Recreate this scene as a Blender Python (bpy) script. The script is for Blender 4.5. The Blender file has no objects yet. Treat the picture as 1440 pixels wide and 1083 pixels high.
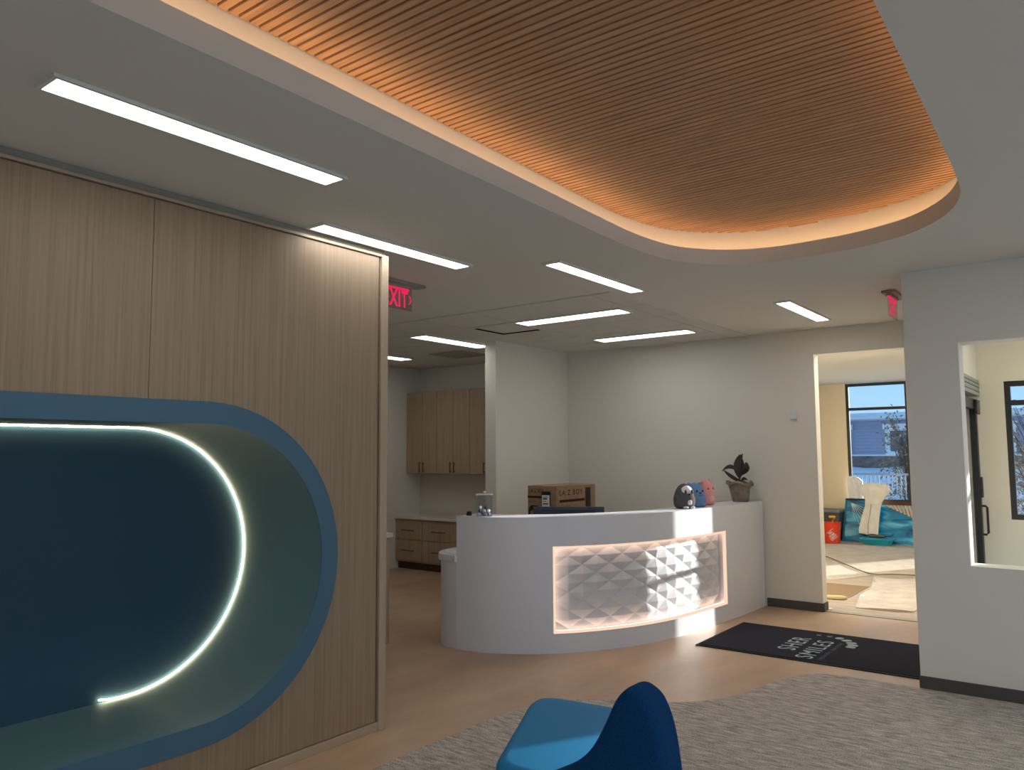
import bpy, bmesh, math, random
from mathutils import Vector, Matrix
random.seed(7)
sc = bpy.context.scene
COL = sc.collection
PI = math.pi

# ------------------------------------------------------------------ camera
cam = bpy.data.cameras.new('camera')
cam.sensor_fit = 'HORIZONTAL'; cam.sensor_width = 36.0
cam.lens = 36.0 * 1101.13 / 1440.0
cam.clip_start = 0.05; cam.clip_end = 500
co = bpy.data.objects.new('camera', cam); COL.objects.link(co)
yaw, pit, rol = 0.650600924, 0.0867002951, -0.00596673152
fw = Vector((-math.sin(yaw)*math.cos(pit), math.cos(yaw)*math.cos(pit), math.sin(pit)))
rt = Vector((math.cos(yaw), math.sin(yaw), 0)); up = rt.cross(fw)
r2 = math.cos(rol)*rt + math.sin(rol)*up; u2 = -math.sin(rol)*rt + math.cos(rol)*up
M = Matrix(((r2.x, u2.x, -fw.x, 0), (r2.y, u2.y, -fw.y, 0), (r2.z, u2.z, -fw.z, 1.6), (0, 0, 0, 1)))
co.matrix_world = M
sc.camera = co

# ------------------------------------------------------------------ light and exposure
SUN_AZ, SUN_EL, SUN_E = math.radians(30.4), math.radians(13.0), 10.5
SKY_STRENGTH = 1.15
FIXTURE_E = 11.0
COVE_E = 7.5
RIM_E = 22.0
DESK_E = 1.0
sc.view_settings.view_transform = 'Standard'
sc.view_settings.look = 'None'
sc.view_settings.exposure = 0.0
sc.view_settings.gamma = 1.0
sc.view_settings.use_curve_mapping = False
w = bpy.data.worlds.new('sky'); sc.world = w; w.use_nodes = True
nt = w.node_tree; nt.nodes.clear()
wo = nt.nodes.new('ShaderNodeOutputWorld'); bg = nt.nodes.new('ShaderNodeBackground')
tc = nt.nodes.new('ShaderNodeTexCoord'); sx = nt.nodes.new('ShaderNodeSeparateXYZ'); cr = nt.nodes.new('ShaderNodeValToRGB')
cr.color_ramp.elements[0].position = 0.0; cr.color_ramp.elements[0].color = (0.42, 0.68, 0.92, 1)
cr.color_ramp.elements[1].position = 0.8; cr.color_ramp.elements[1].color = (0.14, 0.36, 0.70, 1)
e = cr.color_ramp.elements.new(0.15); e.color = (0.26, 0.56, 0.86, 1)
nt.links.new(tc.outputs['Generated'], sx.inputs[0]); nt.links.new(sx.outputs['Z'], cr.inputs[0])
nt.links.new(cr.outputs[0], bg.inputs[0]); nt.links.new(bg.outputs[0], wo.inputs[0])
bg.inputs[1].default_value = SKY_STRENGTH
sl = bpy.data.lights.new('sun', 'SUN'); sl.energy = SUN_E; sl.angle = math.radians(0.53); sl.color = (1.0, 0.95, 0.86)
so = bpy.data.objects.new('sun', sl); COL.objects.link(so)
sd = Vector((math.sin(SUN_AZ)*math.cos(SUN_EL), math.cos(SUN_AZ)*math.cos(SUN_EL), math.sin(SUN_EL)))
so.rotation_euler = sd.to_track_quat('Z', 'Y').to_euler(); so.location = (20, 34, 8)

# ------------------------------------------------------------------ materials
def lin(c):
    c = [x/255 for x in c]
    return tuple((x/12.92 if x <= .04045 else ((x+.055)/1.055)**2.4) for x in c) + (1,)
def mat(name, rgb, rough=.6, spec=.4, metal=0., var=None, scale=(8, 8, 8), detail=4, bump=0., bscale=None, bdist=.01, nrough=.55, ramp=(.3, .7), coat=0.):
    """principled material; var = second colour mixed in by object-space noise"""
    m = bpy.data.materials.new(name); m.use_nodes = True
    nt = m.node_tree; b = nt.nodes['Principled BSDF']
    b.inputs['Base Color'].default_value = lin(rgb)
    b.inputs['Roughness'].default_value = rough
    b.inputs['Specular IOR Level'].default_value = spec
    b.inputs['Metallic'].default_value = metal
    if coat: b.inputs['Coat Weight'].default_value = coat
    def noise(sc_, det):
        t = nt.nodes.new('ShaderNodeTexCoord'); mp = nt.nodes.new('ShaderNodeMapping')
        mp.inputs['Scale'].default_value = sc_
        n = nt.nodes.new('ShaderNodeTexNoise'); n.inputs['Scale'].default_value = 1; n.inputs['Detail'].default_value = det
        n.inputs['Roughness'].default_value = nrough
        nt.links.new(t.outputs['Object'], mp.inputs[0]); nt.links.new(mp.outputs[0], n.inputs['Vector'])
        return n
    if var is not None:
        n = noise(scale, detail); r = nt.nodes.new('ShaderNodeValToRGB')
        r.color_ramp.elements[0].position = ramp[0]; r.color_ramp.elements[1].position = ramp[1]
        r.color_ramp.elements[0].color = lin(rgb); r.color_ramp.elements[1].color = lin(var)
        nt.links.new(n.outputs[0], r.inputs[0]); nt.links.new(r.outputs[0], b.inputs['Base Color'])
    if bump:
        n2 = noise(bscale or scale, 3); bp = nt.nodes.new('ShaderNodeBump')
        bp.inputs['Strength'].default_value = bump; bp.inputs['Distance'].default_value = bdist
        nt.links.new(n2.outputs[0], bp.inputs['Height']); nt.links.new(bp.outputs[0], b.inputs['Normal'])
    return m
def emit(name, rgb, strength):
    m = bpy.data.materials.new(name); m.use_nodes = True; nt = m.node_tree; nt.nodes.clear()
    o = nt.nodes.new('ShaderNodeOutputMaterial'); e = nt.nodes.new('ShaderNodeEmission')
    e.inputs[0].default_value = rgb + (1,); e.inputs[1].default_value = strength
    nt.links.new(e.outputs[0], o.inputs[0]); return m
def glass(name, tint=(1, 1, 1), gl=.06):
    m = bpy.data.materials.new(name); m.use_nodes = True; nt = m.node_tree; nt.nodes.clear()
    o = nt.nodes.new('ShaderNodeOutputMaterial'); mx = nt.nodes.new('ShaderNodeMixShader')
    t = nt.nodes.new('ShaderNodeBsdfTransparent'); g = nt.nodes.new('ShaderNodeBsdfGlossy'); f = nt.nodes.new('ShaderNodeLayerWeight'); f.inputs[0].default_value = .25
    pw = nt.nodes.new('ShaderNodeMath'); pw.operation = 'MULTIPLY_ADD'; pw.inputs[1].default_value = gl*2; pw.inputs[2].default_value = .015
    nt.links.new(f.outputs['Facing'], pw.inputs[0])
    t.inputs[0].default_value = tint + (1,); g.inputs['Roughness'].default_value = .02
    nt.links.new(pw.outputs[0], mx.inputs[0]); nt.links.new(t.outputs[0], mx.inputs[1]); nt.links.new(g.outputs[0], mx.inputs[2])
    nt.links.new(mx.outputs[0], o.inputs[0]); return m

TANW = mat('tan_paint', (238, 222, 192), .75, .2, bump=.04, bscale=(90, 90, 90), bdist=.002)
WHITE = mat('wall_paint', (226, 224, 217), .75, .2, bump=.04, bscale=(90, 90, 90), bdist=.002)
CREAM = mat('cream_paint', (236, 228, 208), .75, .2, bump=.04, bscale=(90, 90, 90), bdist=.002)
CEIL = mat('ceiling_paint', (219, 219, 215), .85, .15, bump=.03, bscale=(90, 90, 90), bdist=.002)
TILE = mat('ceiling_tile_board', (219, 218, 212), .9, .1, var=(210, 209, 203), scale=(60, 60, 60), bump=.1, bscale=(150, 150, 150), bdist=.003)
OAK = mat('greige_oak_laminate', (162, 143, 121), .5, .3, var=(143, 125, 104), scale=(70, 70, 1.1), detail=6, nrough=.6, ramp=(.32, .68), bump=.05, bscale=(90, 90, 1.2), bdist=.002)
OAKX = mat('oak_cabinet_laminate', (178, 158, 136), .5, .3, var=(156, 136, 114), scale=(60, 60, 1.5), detail=6, ramp=(.3, .7))
SLAT = mat('cedar_slat_wood', (204, 166, 132), .55, .3, var=(168, 128, 96), scale=(1.6, 60, 60), detail=6, ramp=(.25, .75))
FELT = mat('black_acoustic_felt', (12, 9, 8), .95, .05)
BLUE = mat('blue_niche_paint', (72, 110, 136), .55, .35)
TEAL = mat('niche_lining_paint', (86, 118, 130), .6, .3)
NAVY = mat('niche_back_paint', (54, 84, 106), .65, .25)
VINYL = mat('tan_vinyl_floor', (198, 168, 140), .36, .4, var=(172, 144, 118), scale=(2.2, .9, 2), detail=8, nrough=.62, ramp=(.36, .66), bump=.03, bscale=(30, 12, 10), bdist=.002)
GREYW = mat('grey_room_floor', (196, 184, 166), .6, .3, var=(160, 148, 132), scale=(1.2, 14, 4), detail=6)
DARKB = mat('charcoal_rubber', (82, 78, 76), .6, .3)
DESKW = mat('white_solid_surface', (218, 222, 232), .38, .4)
TILEW = mat('white_relief_tile', (204, 208, 218), .55, .3)
BLACKM = mat('black_aluminium', (28, 30, 33), .4, .5)
GREYM = mat('grey_aluminium', (150, 150, 140), .45, .5)
BRASS = mat('brushed_bronze', (120, 92, 62), .4, .5, metal=.8)
LED = emit('troffer_light', (1.0, .97, .93), FIXTURE_E)
LEDK = emit('dimmed_troffer_light', (1.0, .96, .90), 6.5)
FILLW = emit('cool_fill_light', (.95, .97, 1.0), 13.0)  # fill lights added out of view in the waiting room
FILLF = emit('warm_fill_light', (1.0, .92, .80), 18.5)  # fill panels added out of view to brighten the far room
FILLL = emit('lobby_fill_light', (1.0, .93, .74), 12.0)  # fill lights added out of view in the entrance lobby
COVE = emit('amber_cove_light', (1.0, .60, .31), COVE_E)
RIM = emit('cream_rim_light', (1.0, .86, .50), RIM_E)
DESKL = emit('peach_desk_light', (1.0, .70, .52), DESK_E)
DESKH = emit('hidden_desk_strip', (1.0, .66, .44), 5.5)
GLASS = glass('window_glass')
QUARTZ = mat('pale_quartz', (222, 216, 206), .3, .4, var=(206, 198, 188), scale=(3, 3, 3))
CARD = mat('cardboard', (158, 130, 102), .85, .1, var=(146, 118, 92), scale=(20, 20, 20))
INK = mat('brown_ink', (58, 38, 28), .8, .2)
BLACKP = mat('black_plastic', (26, 27, 30), .4, .4)
SCREEN = mat('blue_grey_plastic', (58, 66, 82), .45, .4)
LABELW = mat('white_label', (225, 225, 225), .6, .2)
REDL = emit('exit_red', (1.0, .03, .12), .8)
ACRY = glass('clear_acrylic', (.9, .92, .93), .08)

# carpet: grey loop with streaks along x
def carpet_mat():
    m = bpy.data.materials.new('grey_streaked_carpet'); m.use_nodes = True; nt = m.node_tree; b = nt.nodes['Principled BSDF']
    b.inputs['Roughness'].default_value = .95; b.inputs['Specular IOR Level'].default_value = .1
    t = nt.nodes.new('ShaderNodeTexCoord')
    def n(scale, det):
        mp = nt.nodes.new('ShaderNodeMapping'); mp.inputs['Scale'].default_value = scale
        x = nt.nodes.new('ShaderNodeTexNoise'); x.inputs['Scale'].default_value = 1; x.inputs['Detail'].default_value = det; x.inputs['Roughness'].default_value = .7
        nt.links.new(t.outputs['Object'], mp.inputs[0]); nt.links.new(mp.outputs[0], x.inputs['Vector']); return x
    a = n((9, 42, 1), 7); c = n((170, 170, 1), 2)
    mx = nt.nodes.new('ShaderNodeMath'); mx.operation = 'MULTIPLY_ADD'; mx.inputs[1].default_value = .55
    nt.links.new(c.outputs[0], mx.inputs[0])
    m2 = nt.nodes.new('ShaderNodeMath'); m2.operation = 'MULTIPLY'; m2.inputs[1].default_value = .45
    nt.links.new(a.outputs[0], m2.inputs[0]); nt.links.new(m2.outputs[0], mx.inputs[2])
    r = nt.nodes.new('ShaderNodeValToRGB'); r.color_ramp.elements[0].position = .40; r.color_ramp.elements[1].position = .61
    r.color_ramp.elements[0].color = lin((112, 103, 96)); r.color_ramp.elements[1].color = lin((222, 214, 205))
    nt.links.new(mx.outputs[0], r.inputs[0]); nt.links.new(r.outputs[0], b.inputs['Base Color'])
    bp = nt.nodes.new('ShaderNodeBump'); bp.inputs['Strength'].default_value = .5; bp.inputs['Distance'].default_value = .006
    nt.links.new(c.outputs[0], bp.inputs['Height']); nt.links.new(bp.outputs[0], b.inputs['Normal'])
    return m
CARPET = carpet_mat()

# ------------------------------------------------------------------ mesh helpers
class MB:
    def __init__(s): s.v = []; s.f = []
    def add(s, vs, fs):
        n = len(s.v); s.v += [Vector(p) for p in vs]; s.f += [tuple(i+n for i in f) for f in fs]; return s
    def box(s, x0, x1, y0, y1, z0, z1):
        return s.add([(x, y, z) for z in (z0, z1) for y in (y0, y1) for x in (x0, x1)],
                     [(0, 2, 3, 1), (4, 5, 7, 6), (0, 1, 5, 4), (2, 6, 7, 3), (0, 4, 6, 2), (1, 3, 7, 5)])
    def bbox(s, x0, x1, y0, y1, z0, z1, b=.004):
        """box with chamfered edges"""
        bm = bmesh.new(); bmesh.ops.create_cube(bm, size=1)
        bmesh.ops.scale(bm, vec=(x1-x0, y1-y0, z1-z0), verts=bm.verts)
        bmesh.ops.translate(bm, vec=((x0+x1)/2, (y0+y1)/2, (z0+z1)/2), verts=bm.verts)
        bmesh.ops.bevel(bm, geom=bm.edges[:], offset=b, segments=2, affect='EDGES', profile=.5)
        return s.bm(bm)
    def bm(s, bm):
        bm.verts.index_update(); s.add([v.co.copy() for v in bm.verts], [[v.index for v in f.verts] for f in bm.faces]); bm.free(); return s
    def loft(s, rings, cap0=True, cap1=True, closed=True):
        n = len(rings[0]); base = len(s.v); fs = []
        vs = [p for r in rings for p in r]
        for i in range(len(rings)-1):
            for j in range(n if closed else n-1):
                k = (j+1) % n
                fs.append((i*n+j, i*n+k, (i+1)*n+k, (i+1)*n+j))
        if cap0: fs.append(tuple(range(n-1, -1, -1)))
        if cap1: fs.append(tuple((len(rings)-1)*n+j for j in range(n)))
        return s.add(vs, fs)
    def prism(s, poly, h0, h1, ax='z'):
        m = {'z': lambda a, b, h: (a, b, h), 'y': lambda a, b, h: (a, h, b), 'x': lambda a, b, h: (h, a, b)}[ax]
        return s.loft([[m(a, b, h) for a, b in poly] for h in (h0, h1)])
    def lathe(s, c, prof, n=24):
        rings = [[(c[0]+r*math.cos(2*PI*j/n), c[1]+r*math.sin(2*PI*j/n), c[2]+z) for j in range(n)] for r, z in prof]
        return s.loft(rings)
    def ball(s, c, r, n=14, rot=None):
        if not hasattr(r, '__len__'): r = (r, r, r)
        bm = bmesh.new(); bmesh.ops.create_uvsphere(bm, u_segments=n, v_segments=max(6, n//2+1), radius=1)
        mt = Matrix.Diagonal((*r, 1))
        if rot is not None: mt = rot.to_4x4() @ mt
        bmesh.ops.transform(bm, matrix=Matrix.Translation(c) @ mt, verts=bm.verts); return s.bm(bm)
    def tube(s, pts, r, n=8):
        pts = [Vector(p) for p in pts]; rings = []
        rr = r if hasattr(r, '__len__') else [r]*len(pts)
        for i, p in enumerate(pts):
            t = (pts[min(i+1, len(pts)-1)]-pts[max(i-1, 0)]).normalized()
            a = t.cross(Vector((0, 0, 1)) if abs(t.z) < .9 else Vector((1, 0, 0))).normalized(); b = t.cross(a)
            rings.append([p+rr[i]*(math.cos(2*PI*j/n)*a+math.sin(2*PI*j/n)*b) for j in range(n)])
        return s.loft(rings)
    def xf(s, mtx):
        s.v = [mtx @ v for v in s.v]; return s
    def build(s, name, m, parent=None, smooth=False, label=None):
        off = Vector((0, 0, 0))
        p = parent
        while p is not None and not p.get('_local'): off += p.location; p = p.parent
        me = bpy.data.meshes.new(name)
        me.from_pydata([v-off for v in s.v], [], s.f); me.update()
        bm = bmesh.new(); bm.from_mesh(me); bmesh.ops.recalc_face_normals(bm, faces=bm.faces[:]); bm.to_mesh(me); bm.free()
        for mm in (m if isinstance(m, (list, tuple)) else [m]): me.materials.append(mm)
        if smooth:
            for f in me.polygons: f.use_smooth = True
            if smooth is not True: me.set_sharp_from_angle(angle=math.radians(smooth))
        o = bpy.data.objects.new(name, me); COL.objects.link(o)
        if parent: o.parent = parent
        if label: o['label'] = label
        return o
def tag(o, label=None, cat=None, group=None, kind=None):
    if label: o['label'] = label
    if cat: o['category'] = cat
    if group: o['group'] = group
    if kind: o['kind'] = kind
    return o
def thing(name, label, cat, loc=(0, 0, 0), group=None):
    o = bpy.data.objects.new(name, None); COL.objects.link(o); o.location = loc; o.empty_display_size = .1
    return tag(o, label, cat, group)
def struct(o): o['kind'] = 'structure'; return o
def crom(pts, n=8, closed=False):
    P = [Vector(p) for p in pts]; out = []; N = len(P)
    for i in range(N if closed else N-1):
        if closed: a, b, c, d = P[i-1], P[i], P[(i+1) % N], P[(i+2) % N]
        else: a, b, c, d = P[max(i-1, 0)], P[i], P[i+1], P[min(i+2, N-1)]
        for k in range(n):
            t = k/n
            out.append(.5*((2*b)+(c-a)*t+(2*a-5*b+4*c-d)*t*t+(3*b-3*c+d-a)*t**3))
    if not closed: out.append(P[-1])
    return out
def normals2(poly, closed):
    n = len(poly); out = []
    for i in range(n):
        if closed: t = poly[(i+1) % n]-poly[i-1]
        else: t = poly[min(i+1, n-1)]-poly[max(i-1, 0)]
        t.normalize(); out.append(Vector((t.y, -t.x)))
    return out
def offset(poly, d, closed=True):
    ns = normals2(poly, closed); return [p+d*k for p, k in zip(poly, ns)]
def area2(poly): return sum(a.x*b.y-b.x*a.y for a, b in zip(poly, poly[1:]+poly[:1]))/2
def fill2d(outer, holes, h0, h1, ax='z'):
    """plate with holes: 2D curve fill turned into mesh data"""
    cu = bpy.data.curves.new('t', 'CURVE'); cu.dimensions = '2D'; cu.fill_mode = 'BOTH'; cu.extrude = abs(h1-h0)/2
    for poly in [outer]+holes:
        sp = cu.splines.new('POLY'); sp.points.add(len(poly)-1); sp.use_cyclic_u = True
        for p, q in zip(sp.points, poly): p.co = (q[0], q[1], 0, 1)
    o = bpy.data.objects.new('t', cu); COL.objects.link(o)
    dg = bpy.context.evaluated_depsgraph_get(); me = bpy.data.meshes.new_from_object(o.evaluated_get(dg))
    bpy.data.objects.remove(o); mid = (h0+h1)/2
    m = {'z': lambda v: (v.x, v.y, v.z+mid), 'x': lambda v: (v.z+mid, v.x, v.y), 'y': lambda v: (v.x, v.z+mid, v.y)}[ax]
    mb = MB(); mb.add([m(v.co) for v in me.vertices], [list(p.vertices) for p in me.polygons]); bpy.data.meshes.remove(me); return mb
def text2d(txt, size=1, extrude=.002, spacing=1., bold=0.):
    cu = bpy.data.curves.new('t', 'FONT'); cu.body = txt; cu.size = size; cu.extrude = extrude; cu.align_x = 'CENTER'; cu.align_y = 'CENTER'
    cu.space_character = spacing; cu.offset = bold; cu.resolution_u = 3
    o = bpy.data.objects.new('t', cu); COL.objects.link(o)
    dg = bpy.context.evaluated_depsgraph_get(); me = bpy.data.meshes.new_from_object(o.evaluated_get(dg)); bpy.data.objects.remove(o)
    mb = MB(); mb.add([v.co.copy() for v in me.vertices], [list(p.vertices) for p in me.polygons]); bpy.data.meshes.remove(me)
    return mb
def frame(origin, ex, ey):
    ex = Vector(ex).normalized(); ey = Vector(ey).normalized(); ez = ex.cross(ey)
    return Matrix(((ex.x, ey.x, ez.x, origin[0]), (ex.y, ey.y, ez.y, origin[1]), (ex.z, ey.z, ez.z, origin[2]), (0, 0, 0, 1)))
def fit(mb, w, h):
    xs = [v.x for v in mb.v]; ys = [v.y for v in mb.v]
    a, b = w/(max(xs)-min(xs)), h/(max(ys)-min(ys)); cx, cy = (max(xs)+min(xs))/2, (max(ys)+min(ys))/2
    mb.v = [Vector(((v.x-cx)*a, (v.y-cy)*b, v.z)) for v in mb.v]; return mb
def stadium(yc0, yc1, zc, r, n=32):
    p = [Vector((yc1+r*math.cos(a), zc+r*math.sin(a))) for a in [-PI/2+PI*i/n for i in range(n+1)]]
    p += [Vector((yc0+r*math.cos(a), zc+r*math.sin(a))) for a in [PI/2+PI*i/n for i in range(n+1)]]
    return p

HC = 2.85
# ================================================================== SETTING: floors
fl = struct(MB().box(-8.3, 5.1, -4.1, 8.3, -.1, 0).build('floor', VINYL))
fl2 = struct(MB().box(-4.6, -1.4, 8.3, 15.4, -.1, 0).build('floor', GREYW))
struct(MB().box(-2.37, -1.42, 8.25, 8.34, 0, .006).build('trim_1', GREYM))

# ceiling with the rounded opening
OPEN = [(-2.16, .4), (-2.175, 1.1), (-2.185, 1.6), (-2.205, 2.2), (-2.235, 3.1), (-2.26, 3.8), (-2.262, 4.3), (-2.19, 4.69), (-1.98, 4.97), (-1.7, 5.095), (-1.335, 5.095),
        (-1.08, 5.04), (-.836, 4.91), (-.635, 4.66), (-.525, 4.36), (-.492, 4.05), (-.476, 3.4), (-.46, 2.6), (-.448, 1.8), (-.44, .6),
        (-.47, -.1), (-.62, -.5), (-.95, -.68), (-1.3, -.72), (-1.65, -.68), (-1.98, -.5), (-2.12, -.1)]
open_ = crom(OPEN, 6, True)
if area2(open_) < 0: open_.reverse()
cove_ = offset(open_, .13)
ce = fill2d([(-8.3, -4.1), (5.1, -4.1), (5.1, 9.15), (-1.42, 9.15), (-1.42, 15.45), (-4.6, 15.45), (-4.6, 8.55), (-8.3, 8.55)], [open_], HC, HC+.10).build('ceiling', CEIL)
struct(ce)
mb = MB(); mb.loft([[(p.x, p.y, z) for p in cove_] for z in (HC+.10, HC+.33)], False, False)
struct(mb.build('trim_2', WHITE))
struct(MB().prism([(p.x, p.y) for p in offset(open_, .2)], HC+.29, HC+.33).build('ceiling', FELT))
# slats, each a part of the ceiling
SZ = HC+.25
def xr(poly, y):
    xs = []
    for a, b in zip(poly, poly[1:]+poly[:1]):
        if (a.y-y)*(b.y-y) <= 0 and a.y != b.y: xs.append(a.x+(b.x-a.x)*(y-a.y)/(b.y-a.y))
    return (min(xs), max(xs)) if len(xs) >= 2 else None
inset = offset(open_, .122)
PITCH = .0414; y = -.75; cnt = 0
while y < 5.22:
    r = xr(inset, y+.014)
    r2_ = xr(inset, y)
    if r and r2_:
        x0 = max(r[0], r2_[0]); x1 = min(r[1], r2_[1])
        if x1-x0 > .05:
            mb = MB(); mb.box(x0, x1, y, y+.0295, SZ, SZ+.034)
            mb.build('ceiling_slat', SLAT, ce)
    y += PITCH
# amber cove strip lying on the ledge behind the lip
led = offset(open_, .042); led2 = offset(open_, .072)
mb = MB(); N = len(led)
mb.loft([[(p.x, p.y, HC+.101) for p in led], [(p.x, p.y, HC+.101) for p in led2], [(p.x, p.y, HC+.107) for p in led2], [(p.x, p.y, HC+.107) for p in led]], False, False)
tag(mb.build('cove_light_strip', COVE), 'amber light strip hidden on the ledge round the slatted ceiling recess', 'light strip')

# drop ceiling tiles over the desk and kitchen
def tile(x0, x1, y0, y1, m=TILE): MB().bbox(x0+.006, x1-.006, y0+.006, y1-.006, HC-.010, HC+.002, .003).build('ceiling_tile', m, ce)
xg = [-8.08, -7.49, -6.88, -6.27, -5.66, -5.05, -4.44, -3.83, -3.22, -3.03]; yg = [5.25, 5.86, 6.47, 7.08, 7.69, 8.20]
for i in range(len(xg)-1):
    for j in range(len(yg)-1):
        if xg[i] < -5.1 and xg[i+1] > -5.6 and yg[j] > 6.3: continue
        if i == 5 and j == 1: continue        # diffuser sits there
        tile(xg[i], xg[i+1], yg[j], yg[j+1])

# ================================================================== walls
def wall(name, boxes, m=WHITE):
    mb = MB()
    for b in boxes: mb.box(*b)
    return struct(mb.build(name, m))
# reception back wall with door opening
wall('wall_back', [(-5.53, -2.37, 8.22, 8.36, 0, HC), (-2.37, -1.42, 8.22, 8.36, 2.59, HC), (-1.42, -1.12, 8.22, 8.36, 0, HC)])
# kitchen back and side walls
wall('wall_back', [(-8.24, -5.53, 8.41, 8.55, 0, HC)])
wall('wall_left', [(-8.24, -8.10, 3.2, 8.41, 0, HC)])
wall('wall_left', [(-8.24, -4.32, 3.06, 3.2, 0, HC)])
wall('wall_left', [(-5.53, -5.38, 6.77, 8.22, 0, HC)])     # stub wall beside the desk
# right wall with opening
RX = -1.11
wall('wall_right', [(RX, -.78, 6.0, 6.2, 0, HC), (-.78, 2.6, 6.0, 6.2, 0, .838), (-.78, 2.6, 6.0, 6.2, 2.327, HC), (2.6, 5.1, 6.0, 6.2, 0, HC)])
# outer walls, out of view, with the big windows that let the day in
wall('wall_right', [(5.0, 5.1, -4.1, -3, 0, HC), (5.0, 5.1, 4.6, 6.0, 0, HC), (5.0, 5.1, -3, 4.6, 0, .3), (5.0, 5.1, -3, 4.6, 2.5, HC),
                    (5.0, 5.1, 6.2, 6.5, 0, HC), (5.0, 5.1, 8.8, 9.12, 0, HC), (5.0, 5.1, 6.5, 8.8, 0, .3), (5.0, 5.1, 6.5, 8.8, 2.5, HC)])
wall('wall_front', [(-3.6, 5.1, -4.1, -4.0, 0, HC)])
wall('window_5', [(4.98, 5.02, y0, y0+.06, .3, 2.5) for y0 in (-3, -.53, 1.97, 4.54, 6.5, 8.74)], BLACKM)
MB().box(5.045, 5.053, -3, 4.6, .3, 2.5).build('pane', GLASS, bpy.data.objects['window_5'])
# vestibule far wall with two windows
wall('wall_far', [(-1.12, -.80, 9.0, 9.12, 0, HC), (-.80, 1.05, 9.0, 9.12, 0, .93), (-.80, 1.05, 9.0, 9.12, 2.272, HC), (1.05, 1.77, 9.0, 9.12, 0, HC),
                  (1.77, 2.45, 9.0, 9.12, 0, .5), (1.77, 2.45, 9.0, 9.12, 2.7, HC), (2.45, 5.0, 9.0, 9.12, 0, HC)], CREAM)
# entrance door wall (plane x = -1.02)
wall('wall_entry', [(-1.12, -1.02, 6.2, 7.85, 0, HC), (-1.12, -1.02, 7.85, 9.0, 2.295, HC), (-1.42, -1.12, 9.0, 9.12, 0, HC)], CREAM)
# unseen pier added outside to block a sun strip from the floor
wall('trim_sun_block', [(.55, 1.5, 11.8, 12.2, -.4, 3.4)])
# room beyond the doorway
FY = 15.3
wall('wall_far', [(-4.6, -3.87, FY, FY+.14, 0, HC), (-3.87, -2.82, FY, FY+.14, 0, .64), (-2.82, -1.42, FY, FY+.14, 0, HC)], TANW)
wall('wall_left', [(-4.6, -4.45, 8.36, FY, 0, HC)], TANW)
z1 = 2.5  # unseen side wall; its slits are placed to throw the sun strips
wall('wall_entry', [(-1.55, -1.42, 8.36, 9.01, 0, HC), (-1.55, -1.42, 9.01, 9.735, 2.45, HC), (-1.55, -1.42, 9.01, 9.735, 0, .64), (-1.55, -1.42, 9.735, 10.45, 0, HC),
                    (-1.55, -1.42, 10.45, 10.79, 0, .3), (-1.55, -1.42, 10.45, 10.79, z1, HC), (-1.55, -1.42, 10.79, 12.98, 0, HC),
                    (-1.55, -1.42, 12.98, 14.6, 0, .3), (-1.55, -1.42, 12.98, 14.6, z1, HC), (-1.55, -1.42, 14.6, FY, 0, HC), (-1.55, -1.42, 12.98, 14.6, 1.02, 1.10)], CREAM)
wall('window_6', [(-1.50, -1.45, 9.01, 9.735, 1.24, 1.275)], BLACKM)  # unseen rail added to cast the dark line across the desk's sun patch
for a, b, c, d in ((9.01, 9.735, .64, 2.45), (10.45, 10.79, .3, z1), (12.98, 14.6, .3, z1)):
    MB().box(-1.49, -1.484, a, b, c, d).build('pane', GLASS, bpy.data.objects['window_6'])

# wood panelled wall with the pill-shaped niche
YC, ZC = 2.12, 1.045
hole = stadium(-1.2, YC, ZC, .755)
wl = struct(MB().box(-3.60, -3.505, -4.0, .0-2.3, 0, HC).build('wall_left', WHITE))
wood = thing('wood_panelling', 'tall greige oak laminate panelling round the blue pill-shaped niche', 'wall panelling', (-3.5, 1.5, 0))
def panel(y0, y1):
    """rectangle minus the pill, clipped by a boolean"""
    a = MB().box(-3.505, -3.48, y0+.0015, y1-.0015, .055, 2.792).build('wood_panel', OAK)
    b = MB().prism([tuple(p) for p in hole], -3.6, -3.4, 'x').build('cutter', OAK)
    md = a.modifiers.new('b', 'BOOLEAN'); md.operation = 'DIFFERENCE'; md.object = b; md.solver = 'EXACT'
    dg = bpy.context.evaluated_depsgraph_get(); me = bpy.data.meshes.new_from_object(a.evaluated_get(dg))
    a.modifiers.clear(); a.data = me; bpy.data.objects.remove(b)
    for v in me.vertices: v.co -= wood.location
    a.parent = wood
    bm = bmesh.new(); bm.from_mesh(me); left = set(bm.faces); bm.faces.ensure_lookup_table(); isl = []
    while left:
        st = [next(iter(left))]; g_ = set(st)
        while st:
            f = st.pop()
            for e_ in f.edges:
                for f2 in e_.link_faces:
                    if f2 not in g_: g_.add(f2); st.append(f2)
        left -= g_; isl.append(g_)
    if len(isl) > 1:
        for g_ in isl:
            vs = list({v for f in g_ for v in f.verts}); ix = {v: i for i, v in enumerate(vs)}
            MB().add([v.co+wood.location for v in vs], [[ix[v] for v in f.verts] for f in g_]).build('wood_panel', OAK, wood)
        bpy.data.objects.remove(a)
    bm.free()
for y0, y1 in ((-2.3, -.62), (-.62, .60), (.60, 1.83), (1.83, 3.243)): panel(y0, y1)
mb = MB().prism([tuple(p) for p in stadium(-1.2, YC, ZC, .80)], -3.530, -3.5051, 'x')
OAKD = mat('oak_trim', (178, 160, 140), .5, .3)
MB().bbox(-3.52, -3.468, 3.258, 3.312, .0, 2.812, .003).build('edge_trim', OAKD, wood)
MB().bbox(-3.52, -3.468, -2.3, 3.257, 2.797, 2.812, .002).build('top_trim', OAKD, wood)
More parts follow.
